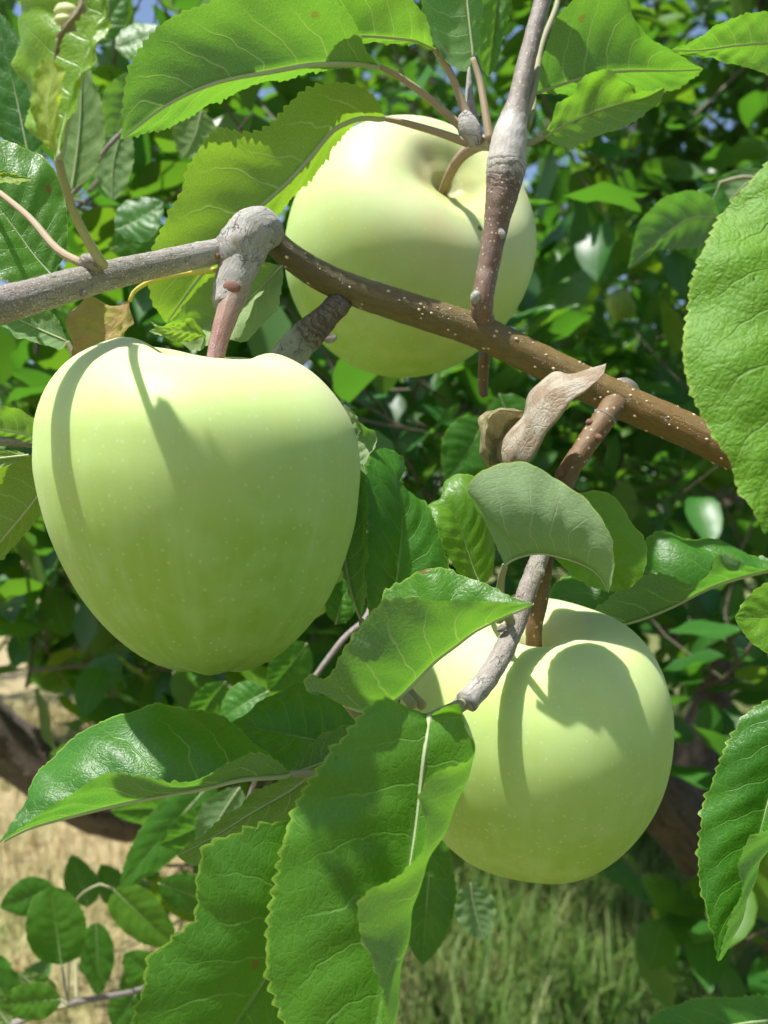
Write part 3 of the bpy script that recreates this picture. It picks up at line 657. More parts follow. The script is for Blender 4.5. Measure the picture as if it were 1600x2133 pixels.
# second leaf, wavy and yellow green
make_leaf(B, 0.262, (803, 247, 1), (345, 672, 2), [(762, 243), (735, 248), (690, 272), (645, 328), (600, 378), (560, 415), (520, 450), (470, 510), (415, 578), (372, 635)],
          [(792, 222, -4), (775, 199, -8), (740, 178, -10), (700, 172, -11), (650, 184, -11), (605, 213, -10), (575, 248, -7), (545, 273, -6), (500, 281, -7), (462, 271, -10), (430, 290, -11), (400, 340, -11), (380, 395, -10), (347, 460, -10), (320, 512, -9), (312, 570, -7), (320, 630, -4)],
          [(765, 252, 3), (735, 262, 5), (705, 292, 6), (665, 348, 7), (625, 398, 7), (580, 445, 7), (525, 508, 7), (455, 575, 6), (395, 645, 4)], show='l', petiole=[(840, 255, 1), (910, 275, 1), (975, 298, 0)], pmat=PETRED, tint=0.55, bulge=(0.10, 0.0))
make_leaf(B, 0.254, (906, 103, 6), (600, 62, -2), [(880, 90, 4), (860, 83, 2), (800, 77), (740, 74), (670, 70)], [(895, 66, -4), (868, 10, -8), (800, -45, -10), (700, -45, -10), (635, 5, -6)],
          [(870, 92, 4), (800, 90, 3), (740, 86, 3), (670, 80, 2)], show='l', petiole=[(938, 152, 8), (962, 212, 9), (984, 265, 9)], pmat=PETRED, tint=0.2, pr=1.5)
make_leaf(B, 0.264, (985, 122), (960, -170), [(978, 60), (972, 0), (965, -80)], [(968, 150, -2), (940, 134, -4), (906, 96, -6), (886, 40, -8), (878, -20, -8), (890, -100, -6)],
          [(993, 100, 4), (1001, 60, 6), (1004, 0, 8), (988, -80, 6)], show='l', petiole=[(1000, 170, -1), (1012, 238, -3), (1020, 292, -4)], pmat=PETRED, pr=1.4)
make_leaf(B, 0.310, (1042, -70), (1018, 160), [(1036, 0), (1030, 60), (1023, 120)], [(1068, -30), (1062, 20), (1050, 80), (1036, 130)], [(1000, -30, -4), (990, 40, -6), (988, 95, -5), (1002, 138, -3)], show='L', tint=0.3, petiole=[(1070, -130), (1150, -150, -30)])
make_leaf(B, 0.276, (1112, 195), (1465, 143, -4), [(1150, 182), (1200, 166), (1260, 152), (1320, 147), (1400, 146)],
          [(1118, 160, -3), (1135, 100, -6), (1160, 40, -9), (1195, 5, -10), (1240, -35, -12), (1290, -22, -12), (1312, 10, -11), (1325, 45, -10), (1350, 72, -9), (1390, 98, -8), (1430, 126, -6)],
          [(1160, 195, 4), (1220, 195, 6), (1290, 190, 8), (1340, 184, 8), (1395, 187, 6), (1440, 165, 2)], show='l', petiole=[(1110, 225, -6), (1098, 262, -12)], tint=0.1, bulge=(0.10, 0.05))
make_leaf(B, 0.264, (1132, 286), (1384, 183, -3), [(1170, 264), (1230, 236), (1300, 214), (1345, 203)], [(1142, 262, -2), (1162, 222, -4), (1196, 190, -6), (1226, 152, -7), (1260, 146, -8), (1305, 166, -7), (1320, 190, -6), (1350, 186, -5)],
          [(1150, 298, 1), (1185, 306, 1), (1250, 283, 0), (1320, 252, -1), (1366, 222, -2)], show='l', petiole=[(1108, 296, -1), (1078, 300, -4)], tint=0.25, bulge=(0.14, 0.1), wave=1.6)
make_leaf(B, 0.300, (1172, -70), (1300, -330), [(1200, -130), (1250, -230)], [(1120, -130), (1160, -250)], [(1260, -110), (1310, -230)], show='l', petiole=[(1160, 10, -10), (1128, 95, -22), (1112, 185, -36), (1090, 250, -40)])
# folded leaf above the lower apple; hairs and painted-in sunlight pale its underside
make_leaf(B, 0.213, (1052, 1178), (1268, 1236, -2), [(1064, 1167), (1090, 1157), (1125, 1152), (1165, 1159), (1205, 1171), (1240, 1190), (1258, 1212)],
          [(1036, 1142, -1), (1018, 1098, -2), (990, 1050, -3), (974, 1020, -4), (985, 995, -4), (1020, 973, -3), (1055, 965, -2), (1090, 963, -2), (1122, 976, -2), (1152, 996, -2), (1180, 1013, -3), (1216, 1040, -4), (1242, 1070, -5), (1261, 1100, -6), (1273, 1135, -6), (1278, 1175, -5), (1275, 1210, -4)],
          [(1080, 1148, 9), (1120, 1118, 15), (1170, 1108, 17), (1220, 1128, 13), (1255, 1180, 5)], show='l', petiole=[(1044, 1208, 4), (1044, 1250, 9), (1066, 1300, 12)], bulge=(-0.16, 0.05), wool_lit=0.5)
make_leaf(B, 0.242, (1120, 1070), (1302, 1228, -4), [(1180, 1105), (1245, 1165, -2)], [(1150, 1040, 3), (1215, 1027, 4), (1244, 1022, 4), (1281, 1036, 3), (1301, 1060, 2), (1312, 1085), (1335, 1115, -2), (1344, 1142, -3), (1342, 1182, -5), (1322, 1216, -5)],
          [(1145, 1140, -4), (1200, 1205, -6), (1262, 1232, -6)], show='L', tint=0.45, petiole=[(1140, 1090, 3), (1150, 1120, 4)], bulge=(0.18, 0.1))
make_leaf(B, 0.252, (1000, 1216), (892, 1051), [(988, 1188), (974, 1148), (958, 1102), (940, 1066), (916, 1052)], [(1018, 1206, 2), (1030, 1160, 3), (1028, 1110, 4), (1018, 1050, 5), (1000, 1000, 6), (970, 988, 6), (945, 992, 6), (924, 1008, 5), (920, 1035, 3)],
          [(965, 1200, -3), (935, 1165, -4), (916, 1130, -5), (904, 1090, -4)], show='L', tint=0.35, bulge=(0.16, 0.2), petiole=[(1010, 1240, -4), (1040, 1290, -25)])
# dark leaf beside the left apple and the pale fold next to it
make_leaf(B, 0.244, (800, 1345), (792, 933, 2), [(822, 1230), (834, 1140), (837, 1065), (824, 990)], [(766, 1260, -6), (763, 1160, -8), (766, 1060, -8), (764, 985, -6), (774, 946, -2)],
          [(900, 1310, 0), (938, 1205, 1), (918, 1130, 2), (902, 1082, 3), (880, 1045, 4), (850, 1020, 5), (826, 1000, 5), (846, 980, 5), (836, 955, 4), (814, 937, 3)], show='L', bulge=(0.12, 0.12), relief=0.40, petiole=[(820, 1400, -6), (880, 1470, -22)])
make_leaf(B, 0.240, (752, 1290), (745, 960), [(728, 1210), (716, 1110), (722, 1020)], [(712, 1190, 6), (695, 1090, 8), (705, 1010, 5)], [(760, 1262, -6), (763, 1200, -8), (765, 1112, -8), (766, 1060, -8), (764, 1000, -6), (757, 972, -3)], show='r', bulge=(0.0, 0.15), petiole=[(770, 1350), (860, 1470, -20)])
make_leaf(B, 0.246, (742, 1000), (716, 842), [(738, 945), (728, 890)], [(718, 950, 2), (708, 890, 2)], [(768, 955, -4), (784, 922, -5), (779, 903, -5), (762, 892, -5), (750, 874, -4), (734, 858, -2)], show='r', amp=1.5, rib=False, wool_lit=0.9, petiole=[(745, 1080), (780, 1290)])
# folded leaf in the centre
make_leaf(B, 0.196, (720, 1466, 4), (1112, 1258, -5), [(760, 1480, 1), (800, 1470), (832, 1450), (866, 1416), (906, 1376), (950, 1343), (992, 1312), (1050, 1284, -3)],
          [(700, 1440, 7), (745, 1370, 8), (785, 1280, 8), (802, 1234, 8), (830, 1213, 7), (860, 1196, 7), (890, 1186, 6), (925, 1184, 6), (957, 1196, 5), (985, 1206, 4), (1025, 1222, 2), (1070, 1245, -2)],
          [(680, 1450, -2), (648, 1440, -3), (634, 1420, -3), (648, 1405, -4), (672, 1415, -6), (690, 1400, -8), (708, 1372, -9), (727, 1343, -10), (747, 1312, -10), (772, 1283, -10), (802, 1256, -10), (836, 1249, -10), (866, 1250, -10), (912, 1253, -10), (966, 1252, -9), (1045, 1255, -7)],
          show='r', bulge=(0.06, -0.10), petiole=[(760, 1500, 8), (860, 1500, 12), (950, 1480, 8)], tint=0.12)
# the big leaf below, its right side rolled over
make_leaf(B, 0.186, (895, 1492, 6), (740, 2340, -4), [(886, 1560, 3), (875, 1650, 4), (862, 1750, 4), (845, 1850, 3), (815, 2000, 1), (780, 2160, -2)],
          [(852, 1474, 5), (802, 1458, 7), (757, 1488, 7), (722, 1530, 7), (690, 1562, 7), (668, 1600, 6), (632, 1650, 6), (603, 1720, 5), (586, 1790, 4), (572, 1850, 3), (562, 1920, 2), (558, 1975, 1), (562, 2035, 0), (577, 2090, -1), (600, 2140, -2), (650, 2235, -4)],
          [[(950, 1490, 2), (980, 1560, 0), (965, 1640, -2), (928, 1730, -4), (888, 1810, -5), (868, 1865, -6), (846, 1960, -7), (831, 2060, -7), (822, 2140, -7), (790, 2250, -6)],
           [(925, 1474, 0), (958, 1471, -1), (966, 1510, -3), (984, 1545, -5), (982, 1574, -7), (955, 1593, -10), (912, 1612, -12), (884, 1642, -13), (873, 1664, -13), (884, 1715, -13), (887, 1757, -13), (868, 1793, -14), (830, 1830, -15), (768, 1858, -16), (745, 1893, -16), (750, 1945, -15), (770, 1987, -15), (790, 2047, -14), (803, 2133, -12), (790, 2235, -8)]],
          show='L', bulge=(0.06, 0.0), petiole=[(925, 1480, 14), (962, 1466, 24)], tint=0.18, K=12, relief=0.4, amp=1.15)
make_leaf(B, 0.200, (660, 1760, 8), (400, 2320, -6), [(612, 1900), (560, 2025), (490, 2140, -2), (440, 2235, -4)],
          [(635, 1716, 2), (590, 1712), (520, 1728, -2), (450, 1752, -3), (426, 1770, -4), (418, 1800, -4), (410, 1840, -4), (414, 1880, -4), (410, 1915, -5), (380, 1940, -6), (345, 1965, -6), (312, 1995, -7), (300, 2045, -8), (285, 2095, -8), (272, 2145, -8), (305, 2240, -8)],
          [(690, 1900, 6), (660, 2020, 6), (605, 2105, 4), (560, 2180, 1), (480, 2270, -3)], show='L', petiole=[(700, 1680, 16), (760, 1620, 26)], relief=0.30, amp=1.5, tint=0.1)
# glossy folded leaf at left
make_leaf(B, 0.208, (606, 1612, 4), (-2, 1756, -6), [(575, 1615, 2), (500, 1621), (425, 1640, -1), (350, 1653, -2), (250, 1673, -3), (150, 1698, -4), (60, 1724, -5)],
          [(560, 1572, 10), (520, 1540, 14), (477, 1502, 17), (440, 1486, 18), (400, 1475, 18), (350, 1469, 18), (310, 1471, 18), (280, 1482, 17), (240, 1490, 16), (200, 1506, 15), (165, 1531, 13), (135, 1556, 11), (105, 1581, 9), (82, 1606, 6), (64, 1640, 3), (54, 1668, 1), (28, 1710, -3)],
          [(580, 1588, -3), (550, 1572, -6), (520, 1566, -7), (485, 1585, -8), (440, 1610, -8), (400, 1630, -8), (370, 1633, -8), (300, 1625, -11), (250, 1611, -13), (220, 1613, -13), (190, 1630, -13), (150, 1651, -12), (100, 1682, -10), (50, 1718, -8)],
          show='L', bulge=(0.12, -0.04), petiole=[(650, 1612, 6), (705, 1622, 10), (745, 1632, 18)], relief=0.45)
make_leaf(B, 0.240, (742, 1580), (484, 1504), [(680, 1548), (600, 1530), (540, 1518)], [(755, 1490, 4), (690, 1452, 6), (665, 1446, 6), (626, 1420, 7), (590, 1436, 6), (550, 1456, 4), (515, 1486, 2)],
          [(720, 1630, -4), (650, 1630, -6), (590, 1602, -5), (540, 1560, -3), (505, 1528, -1)], show='L', petiole=[(760, 1610, -8)], relief=0.35)
make_leaf(B, 0.232, (604, 1612), (810, 1545), [(660, 1592), (735, 1566)], [(640, 1556, -3), (690, 1523, -4), (745, 1515, -3)], [(670, 1628, 2), (740, 1606, 2)], show='l')
make_leaf(B, 0.230, (672, 1596), (370, 1783, -4), [(605, 1648), (530, 1692), (450, 1742)], [(622, 1612, 2), (570, 1632, 3), (520, 1660, 3), (470, 1700, 2), (420, 1741), (390, 1762, -2)], [(650, 1690, -3), (592, 1712, -4), (520, 1736, -4), (452, 1756, -4), (420, 1788, -4), (402, 1804, -4)], show='l', tint=0.45, petiole=[(720, 1612, -2)])
# the withered leaf on the branch
make_leaf(B, 0.238, (1062, 990, 0), (1263, 757, -6), [(1068, 950, -6), (1092, 900, -9), (1118, 850, -10), (1142, 818, -10), (1182, 800, -9), (1226, 785, -7)],
          [[(1036, 950, 6), (1046, 915, 5), (1084, 872, 4), (1099, 830, 3), (1118, 802, 2), (1147, 778, 2), (1163, 774, 1), (1186, 778, 0), (1226, 769, -3)], [(1056, 945, 10), (1066, 905, 10), (1092, 870, 9), (1108, 832, 8), (1126, 806, 6), (1156, 790, 5), (1190, 786, 3), (1228, 776, -1)]],
          [[(1104, 962, -9), (1130, 915, -11), (1152, 886, -12), (1177, 852, -12), (1199, 830, -11), (1231, 804, -10), (1256, 780, -8)], [(1094, 955, -4), (1120, 908, -4), (1143, 875, -5), (1166, 843, -5), (1192, 818, -6), (1226, 796, -7)]],
          show='l', mat=DRY, rib=False, amp=0.15, relief=0.05, wave=0.5, bulge=(0, 0), label='withered tan leaf rolled into a twist', petiole=[(1060, 1040, 2), (1100, 1110, 0)], pmat=YELLOW, tint=0, K=14)
make_leaf(B, 0.244, (1030, 990), (1092, 858, -2), [(1045, 930, 6), (1058, 888, 6), (1074, 868, 4)], [[(1012, 960, 2), (1006, 915, 0), (1012, 876, 0), (1038, 852, 2), (1065, 848, 2)], [(1004, 962, -6), (998, 915, -8), (1004, 880, -8), (1018, 862, -5), (1040, 853, -3)], [(1016, 962, -9), (1012, 915, -11), (1016, 884, -10), (1022, 866, -6), (1042, 856, -3)]],
          [(1075, 960, 3), (1090, 910, 3), (1096, 876, 1)], show='L', mat=DRYG, rib=False, amp=0.3, relief=0.2, wave=1.2, bulge=(0, 0), label='withered brown leaf scrap curled beside the tan one', K=12)
# brown and yellow dying leaf and the chewed pale leaf above the left apple
make_leaf(B, 0.254, (270, 628), (158, 775), [(250, 665, -1), (215, 700, -1), (180, 740)], [(245, 632, 2), (205, 630, 3), (160, 634, 3), (142, 650, 3), (140, 680, 2), (148, 730, 1)], [(272, 665, -2), (266, 710, -2), (235, 765, -1)], show='L', mat=DEAD, rib=False, amp=0.3, wave=2.5, relief=0.30, label='shrivelled brown and yellow dying leaf',
          petiole=[(282, 605, 0), (320, 584, -1), (380, 571, -4), (450, 562, -10)], pmat=YELLOW, pr=0.9)
make_leaf(B, 0.247, (588, 553, 3), (310, 690, -3), [(520, 622, 3), (450, 668, 3), (380, 690)], [(540, 548, 1), (470, 562), (405, 610, -2), (375, 650, -3), (345, 676, -3)], [(587, 600, -1), (573, 646, -3), (546, 682, -4), (500, 706, -5), (440, 716, -5), (370, 712, -4)], show='l', tint=0.4, wave=1.3, bulge=(0.1, -0.1), wool_lit=0.45, label='pale chewed leaf with brown edges')
make_leaf(B, 0.246, (430, 700, -2), (312, 670, -5), [(390, 690, -6), (345, 688, -6)], [(400, 662, -6), (378, 672, -8), (340, 680, -7)], [(395, 712, -4), (350, 706, -5)], show='l', tint=0.6, wave=0.4, amp=0.1, rib=False)
# curled damaged leaf, top left; yellow tint also paints in sun shining through
make_leaf(B, 0.162, (122, 332), (225, -70, 4), [(128, 285), (146, 215), (182, 112), (214, 40), (222, 0)],
          [(100, 308, 2), (66, 275, 4), (55, 235, 6), (57, 180, 8), (44, 148, 9), (40, 100, 9), (30, 48, 9), (46, 18, 8), (60, -20, 6), (130, -70, 5)],
          [(138, 262, -2), (165, 190, -3), (196, 120, -3), (217, 55, -2), (226, 5)], show='L', tint=0.9, petiole=[(135, 385, 6), (155, 445, 15), (185, 505, 30), (215, 552, 43)], pr=1.2, ribw=1.9, wave=1.2, label='curled damaged leaf with a brown dead patch')
make_leaf(B, 0.158, (119, 322), (104, 122, -3), [(102, 280, -1), (97, 210, -2), (108, 160, -3)], [(80, 290, 2), (63, 240, 1), (66, 180), (82, 138, -1), (92, 124, -2)], [(118, 270, -3), (124, 205, -6), (132, 160, -7), (125, 135, -5)], show='l', tint=1.15, rib=False, relief=0.1, wave=0.4)
make_leaf(B, 0.157, (112, 132), (172, -8), [(122, 80, -2), (145, 45, -3), (165, 20, -2)], [(118, 100, 0), (130, 60, -1), (150, 25, -1)], [(122, 95, 0), (150, 50, 0), (176, 25, 0)], show='L', mat=DRYG, rib=False, amp=0.35, wave=0.9, relief=0.1, label='brown dead strip on the damaged leaf')
bump_part('gall', 137, 22, 0.156, 26, 16, GALL, seed=3, rz=12); bump_part('gall', 130, 40, 0.155, 18, 11, GALL, seed=8, rz=9)
make_leaf(B, 0.244, (112, 578), (-110, 330), [(70, 530), (20, 462), (-45, 390)], [(140, 505, 3), (139, 440, 5), (126, 390, 6), (111, 350, 6), (86, 322, 6), (50, 310, 5), (20, 297, 5), (-40, 285, 3)], [(80, 590, -4), (30, 590, -7), (-40, 550, -8), (-100, 430, -4)], show='L', tint=0.15, petiole=[(135, 585, -2), (165, 578, -6)], relief=0.40)
make_leaf(B, 0.230, (-60, 352), (76, 374), [(-10, 366), (35, 370)], [(-20, 350), (20, 360), (45, 367)], [(-20, 378, -2), (30, 379, -2), (55, 378, -1)], show='l', tint=0.8, rib=False)
make_leaf(B, 0.250, (-70, 330), (-260, 120), [(-130, 280), (-200, 200)], [(-110, 220), (-190, 140)], [(-160, 320), (-240, 230)], show='L', petiole=[(-20, 385, -18), (60, 452, -32), (120, 520, -41), (178, 552, -46)], pmat=PETRED, pr=1.05)
make_leaf(B, 0.262, (140, 712), (-30, 640), [(90, 690), (30, 662)], [(110, 655), (70, 642), (20, 640)], [(125, 725, -3), (70, 712, -4), (20, 690, -4)], show='l', petiole=[(155, 745), (170, 800)])
#@@NEXT@@

# ------------------------------------------------------------------ leafy shoots that reach in from beside the picture
def shoot(label, base, stems, group=None):
    r = empty('leafy_shoot', at(*base)); tag(r, label, 'shoot', group)
    for pts, rp in stems:
        tube('stem', P(*pts), [pr_(q, pts[0][2]) for q in rp], BR_LOW, r, rings=40, seg=12, rough=0.06)
    return r
s1 = shoot('large bright wrinkled leaf hanging close at the right edge', (1760, 100, 0.18), [([(1760, -200, 0.19), (1740, 60, 0.18), (1770, 300, 0.175)], [16, 15, 12])])
make_leaf(s1, 0.172, (1700, 290, 10), (1592, 1112, -6), [(1712, 420, 8), (1722, 560, 5), (1712, 720, 1), (1680, 870, -3), (1636, 1010, -5)],
          [(1645, 312, 12), (1602, 340, 12), (1556, 386, 11), (1507, 441, 10), (1481, 495, 9), (1451, 550, 8), (1437, 620, 6), (1426, 700, 4), (1429, 766, 2), (1447, 836, 0), (1473, 886, -1), (1503, 936, -3), (1528, 986, -4), (1549, 1026, -5), (1573, 1068, -6)],
          [(1770, 340, 12), (1870, 500, 12), (1880, 700, 8), (1790, 910, 2), (1680, 1050, -3)], show='L', mat=LEAFBIG, relief=0.35, amp=0.7, bulge=(0.14, 0.12), petiole=[(1725, 200, 10), (1742, 100, 8)], tint=0.45, K=16, wave=1.2, pr=1.8)
s2 = shoot('leaves at the lower right edge beside the lower apple', (1780, 1500, 0.23), [([(1800, 900, 0.25), (1780, 1250, 0.235), (1740, 1420, 0.222), (1760, 1800, 0.22)], [14, 14, 12, 10]), ([(1780, 1250, 0.236), (1700, 1195, 0.26), (1640, 1178, 0.275)], [9, 8, 7])])
make_leaf(s2, 0.205, (1762, 1290, 4), (1531, 1286, -3), [(1680, 1290), (1600, 1288)], [(1740, 1225, 4), (1660, 1203, 3), (1602, 1215, 2), (1560, 1240)], [(1740, 1365, -4), (1660, 1383, -5), (1602, 1362, -5), (1561, 1334, -4)], show='L', tint=0.5, petiole=[(1780, 1295, 10)], relief=0.40)
make_leaf(s2, 0.214, (1642, 1440, 4), (1497, 2003, -4), [(1628, 1550, 3), (1592, 1700, 2), (1552, 1850), (1517, 1950, -2)],
          [(1602, 1458, 6), (1546, 1495, 7), (1526, 1536, 6), (1496, 1600, 5), (1471, 1665, 4), (1459, 1712, 3), (1459, 1825), (1474, 1902, -2), (1489, 1964, -3)],
          [[(1690, 1560, 0), (1668, 1700, -4), (1605, 1800, -6), (1548, 1925, -6), (1512, 1986, -5)], [(1650, 1600, -8), (1605, 1722, -12), (1562, 1745, -14), (1543, 1792, -14), (1545, 1850, -12), (1521, 1917, -10), (1505, 1978, -7)]],
          show='L', petiole=[(1690, 1420, 6), (1740, 1420, 8)], K=12, relief=0.40)
make_leaf(s2, 0.278, (1640, 1178), (1182, 1312, 4), [(1560, 1196), (1480, 1222), (1400, 1262), (1330, 1290), (1250, 1310, 2)],
          [(1595, 1165, 4), (1560, 1158, 7), (1530, 1138, 10), (1475, 1119, 12), (1440, 1121, 12), (1386, 1105, 14), (1348, 1128, 14), (1330, 1160, 14), (1250, 1182, 14), (1160, 1215, 14), (1150, 1270, 10)],
          [(1580, 1182, -3), (1540, 1170, -6), (1497, 1164, -8), (1476, 1190, -8), (1430, 1211, -8), (1390, 1198, -7), (1347, 1200, -6), (1300, 1225, -4), (1250, 1262, -2), (1205, 1295, 2)], show='L', bulge=(0.15, -0.05), wave=1.5)
make_leaf(s2, 0.300, (1680, 2120), (1310, 2190), [(1540, 2132), (1430, 2155)], [(1610, 2085, 4), (1550, 2077, 5), (1480, 2079, 5), (1420, 2091, 4), (1360, 2120, 2)], [(1600, 2190, -4), (1500, 2210, -5), (1400, 2205, -3)], show='L', petiole=[(1730, 2100), (1760, 1900)])
s3 = shoot('leaves behind the large bright leaf at upper right', (1700, 300, 0.4), [([(1760, -60, 0.36), (1690, 200, 0.39), (1640, 380, 0.41), (1640, 600, 0.42)], [7, 7, 6, 5])])
make_leaf(s3, 0.250, (1650, 86), (1395, 104, -3), [(1590, 90), (1530, 95), (1460, 104)], [(1620, 30, -5), (1570, 26, -6), (1520, 39, -6), (1466, 70, -5), (1430, 95, -3)], [(1620, 160, 4), (1570, 141, 5), (1510, 126, 4), (1440, 116, 1)], show='l', tint=0.15, petiole=[(1720, 80, 40), (1730, 40, 100)])
make_leaf(s3, 0.400, (1500, 452), (1308, 560), [(1440, 455), (1385, 488), (1340, 530)], [(1480, 410, -4), (1435, 399, -6), (1390, 410, -6), (1355, 436, -5), (1330, 470, -4), (1318, 515, -2)], [(1485, 500, 2), (1430, 517, 3), (1370, 522, 2), (1335, 545)], show='l', petiole=[(1560, 430, 4), (1640, 420, 12)])
make_leaf(s3, 0.410, (1500, 380), (1452, 545), [(1475, 440), (1458, 500)], [(1520, 430), (1505, 500), (1478, 532)], [(1465, 388), (1430, 430), (1402, 480), (1412, 520)], show='R', petiole=[(1560, 370), (1640, 400)])
make_leaf(s3, 0.420, (1595, 352), (1482, 500), [(1545, 392), (1508, 440)], [(1545, 352), (1503, 365), (1484, 405), (1478, 450)], [(1575, 410), (1535, 460)], show='l', petiole=[(1640, 360)])
s4 = shoot('grey twig with olive leaves at the left edge behind the apple', (-60, 925, 0.25), [([(-200, 915, 0.25), (-40, 918, 0.252), (40, 921, 0.255), (120, 930, 0.26)], [13, 11, 10, 9])])
make_leaf(s4, 0.252, (92, 912), (-90, 872), [(40, 902), (-20, 890)], [(80, 884, -3), (55, 861, -4), (20, 848, -5), (-35, 848, -4)], [(60, 922, 2), (0, 920, 3), (-50, 900, 2)], show='l', tint=0.3, petiole=[(110, 930)])
make_leaf(s4, 0.256, (112, 985), (-70, 1215), [(66, 1050), (0, 1130)], [(85, 955, -3), (30, 952, -5), (-40, 1000, -6), (-90, 1100, -4)], [(112, 1030, 2), (70, 1090, 3), (0, 1165, 2)], show='l', tint=0.6, petiole=[(118, 940)], label='olive leaf lit from behind')
make_leaf(s4, 0.235, (60, 948), (-120, 975), [(0, 955), (-60, 965)], [(20, 940), (-60, 945)], [(20, 966), (-60, 985)], show='l', tint=0.4)
s5 = shoot('thin twig with small glossy leaves at lower left', (140, 2095, 0.47), [([(-120, 2200, 0.45), (40, 2128, 0.46), (140, 2092, 0.47), (290, 2062, 0.50), (420, 2010, 0.55)], [9, 8, 7, 6, 4])])
quick_leaf(s5, (128, 2010), (105, 1845), 64, 0.47, 'L', tilt=3, fold=0.9, petiole=[(135, 2060), (142, 2092)], tint=0.1, round_=0.7)
quick_leaf(s5, (235, 1852), (358, 1968), 48, 0.48, 'L', fold=0.6, petiole=[(200, 1845), (150, 1900, 10), (140, 2090)], tint=0.3, round_=0.7)
quick_leaf(s5, (128, 2082), (-5, 2092), 40, 0.45, 'L', petiole=[(140, 2092)], tint=0.2)
quick_leaf(s5, (118, 2100), (40, 2025), 34, 0.46, 'l', tint=0.5, petiole=[(140, 2095)])
quick_leaf(s5, (40, 2128), (-60, 1960), 46, 0.50, 'L')
quick_leaf(s5, (115, 1850), (0, 1890), 40, 0.56, 'L', petiole=[(150, 1900), (160, 2080, -60)])
quick_leaf(s5, (290, 2062), (235, 2140), 40, 0.50, 'L'); quick_leaf(s5, (330, 2050), (260, 1985), 42, 0.52, 'L', tint=0.1)
quick_leaf(s5, (20, 2135), (-40, 2060), 30, 0.45, 'l', tint=0.4)
quick_leaf(s5, (200, 1920), (205, 2075), 36, 0.56, 'L'); quick_leaf(s5, (185, 1890), (150, 1780), 36, 0.60, 'L'); quick_leaf(s5, (260, 1890), (210, 1800), 34, 0.62, 'L')
s6 = shoot('shaded leaves behind the damaged leaf at upper left', (150, 420, 0.36), [([(-100, 520, 0.36), (120, 430, 0.37), (230, 300, 0.37), (330, 200, 0.38), (420, 60, 0.40)], [6, 6, 5, 5, 4])])
for b_, t_, w_, d_, s_, ti in [((150, 395), (170, 130), 52, .36, 'l', .2), ((255, 270), (235, 420), 40, .40, 'l', .1), ((60, 330), (-10, 20), 60, .33, 'L', 0), ((20, 560), (60, 260), 60, .42, 'L', 0), ((300, 150), (230, 300), 55, .42, 'l', .2),
                               ((240, 100), (340, 60), 40, .44, 'L', .2), ((420, 230), (380, 330), 50, .44, 'l', .3), ((240, 480), (340, 420), 46, .42, 'L', 0), ((230, 520), (360, 480), 40, .46, 'L', 0.1), ((190, 90), (260, -20), 40, .46, 'L', .2), ((-20, 420), (50, 300), 40, .30, 'L', .1)]:
    quick_leaf(s6, b_, t_, w_, d_, s_, tint=ti, tilt=random.uniform(-6, 6), bend=random.uniform(-10, 10))
s7 = shoot('dark shaded leaves between the left and lower apple', (640, 1560, 0.36), [([(790, 1220, 0.38), (760, 1290, 0.37), (700, 1350, 0.36), (560, 1560, 0.36), (480, 1780, 0.38)], [6, 6, 6, 5, 4])])
for b_, t_, w_, d_, s_, ti in [((560, 1440), (460, 1500), 45, .36, 'L', 0), ((470, 1420), (400, 1540), 34, .42, 'L', 0), ((700, 1300), (740, 1200), 34, .30, 'L', 0), ((480, 1690), (330, 1760), 40, .40, 'L', 0), ((450, 1620), (250, 1850), 50, .44, 'L', 0), ((500, 1640), (420, 1800), 44, .38, 'l', 0), ((380, 1690), (230, 1690), 34, .46, 'L', 0),
                               ((900, 1760), (880, 2010), 60, .34, 'L', 0), ((820, 1700), (940, 1830), 50, .32, 'L', .1), ((980, 1840), (1010, 1960), 42, .40, 'l', 0), ((330, 1840), (470, 1900), 40, .48, 'L', 0), ((640, 1340), (560, 1440), 44, .42, 'L', 0), ((1010, 870), (930, 1000), 60, .40, 'L', 0), ((1040, 820), (1110, 960), 55, .42, 'L', 0)]:
    quick_leaf(s7, b_, t_, w_, d_, s_, tint=ti, tilt=random.uniform(-6, 6), bend=random.uniform(-10, 10))

# ------------------------------------------------------------------ trees behind: trunk, limbs, twigs, leaves
def leaf_proto(k):
    r = random.Random(k); n = 5; V, F, U = [], [], []
    curl = r.uniform(-0.25, 0.35); fold = r.uniform(0.12, 0.42); wd = r.uniform(0.27, 0.34); tw = r.uniform(-0.3, 0.3)
    us = [0.0, 0.07, 0.2, 0.4, 0.6, 0.78, 0.92, 1.0]; ws = [0.04, 0.42, 0.80, 1.0, 0.93, 0.64, 0.24, 0.0]
    for u, w in zip(us, ws):
        z = -curl * u * u; x = u; a = fold + tw * (u - 0.5)
        for sgn in (-1, 0, 1):
            V.append((x, sgn * w * wd * math.cos(a), z + abs(sgn) * w * wd * math.sin(a) + (0.03 * math.sin(u * 11 + sgn * 2 + k) if sgn else 0))); U.append((u, 0.5 + 0.5 * sgn))
    for i in range(len(us) - 1):
        for j in range(2): F.append((i*3 + j, (i+1)*3 + j, (i+1)*3 + j + 1, i*3 + j + 1))
    return np.array(V), F, U
PROTO = [leaf_proto(k) for k in range(6)]
PMESH = []
for k, (V, F, U) in enumerate(PROTO):
    me = bpy.data.meshes.new('leaf'); me.from_pydata(V.tolist(), [], F); me.polygons.foreach_set('use_smooth', [True] * len(F))
    li = np.empty(len(me.loops), int); me.loops.foreach_get('vertex_index', li)
    l = me.uv_layers.new(name='uv'); l.data.foreach_set('uv', np.array(U)[li].ravel()); me.materials.append(FAR); PMESH.append(me)

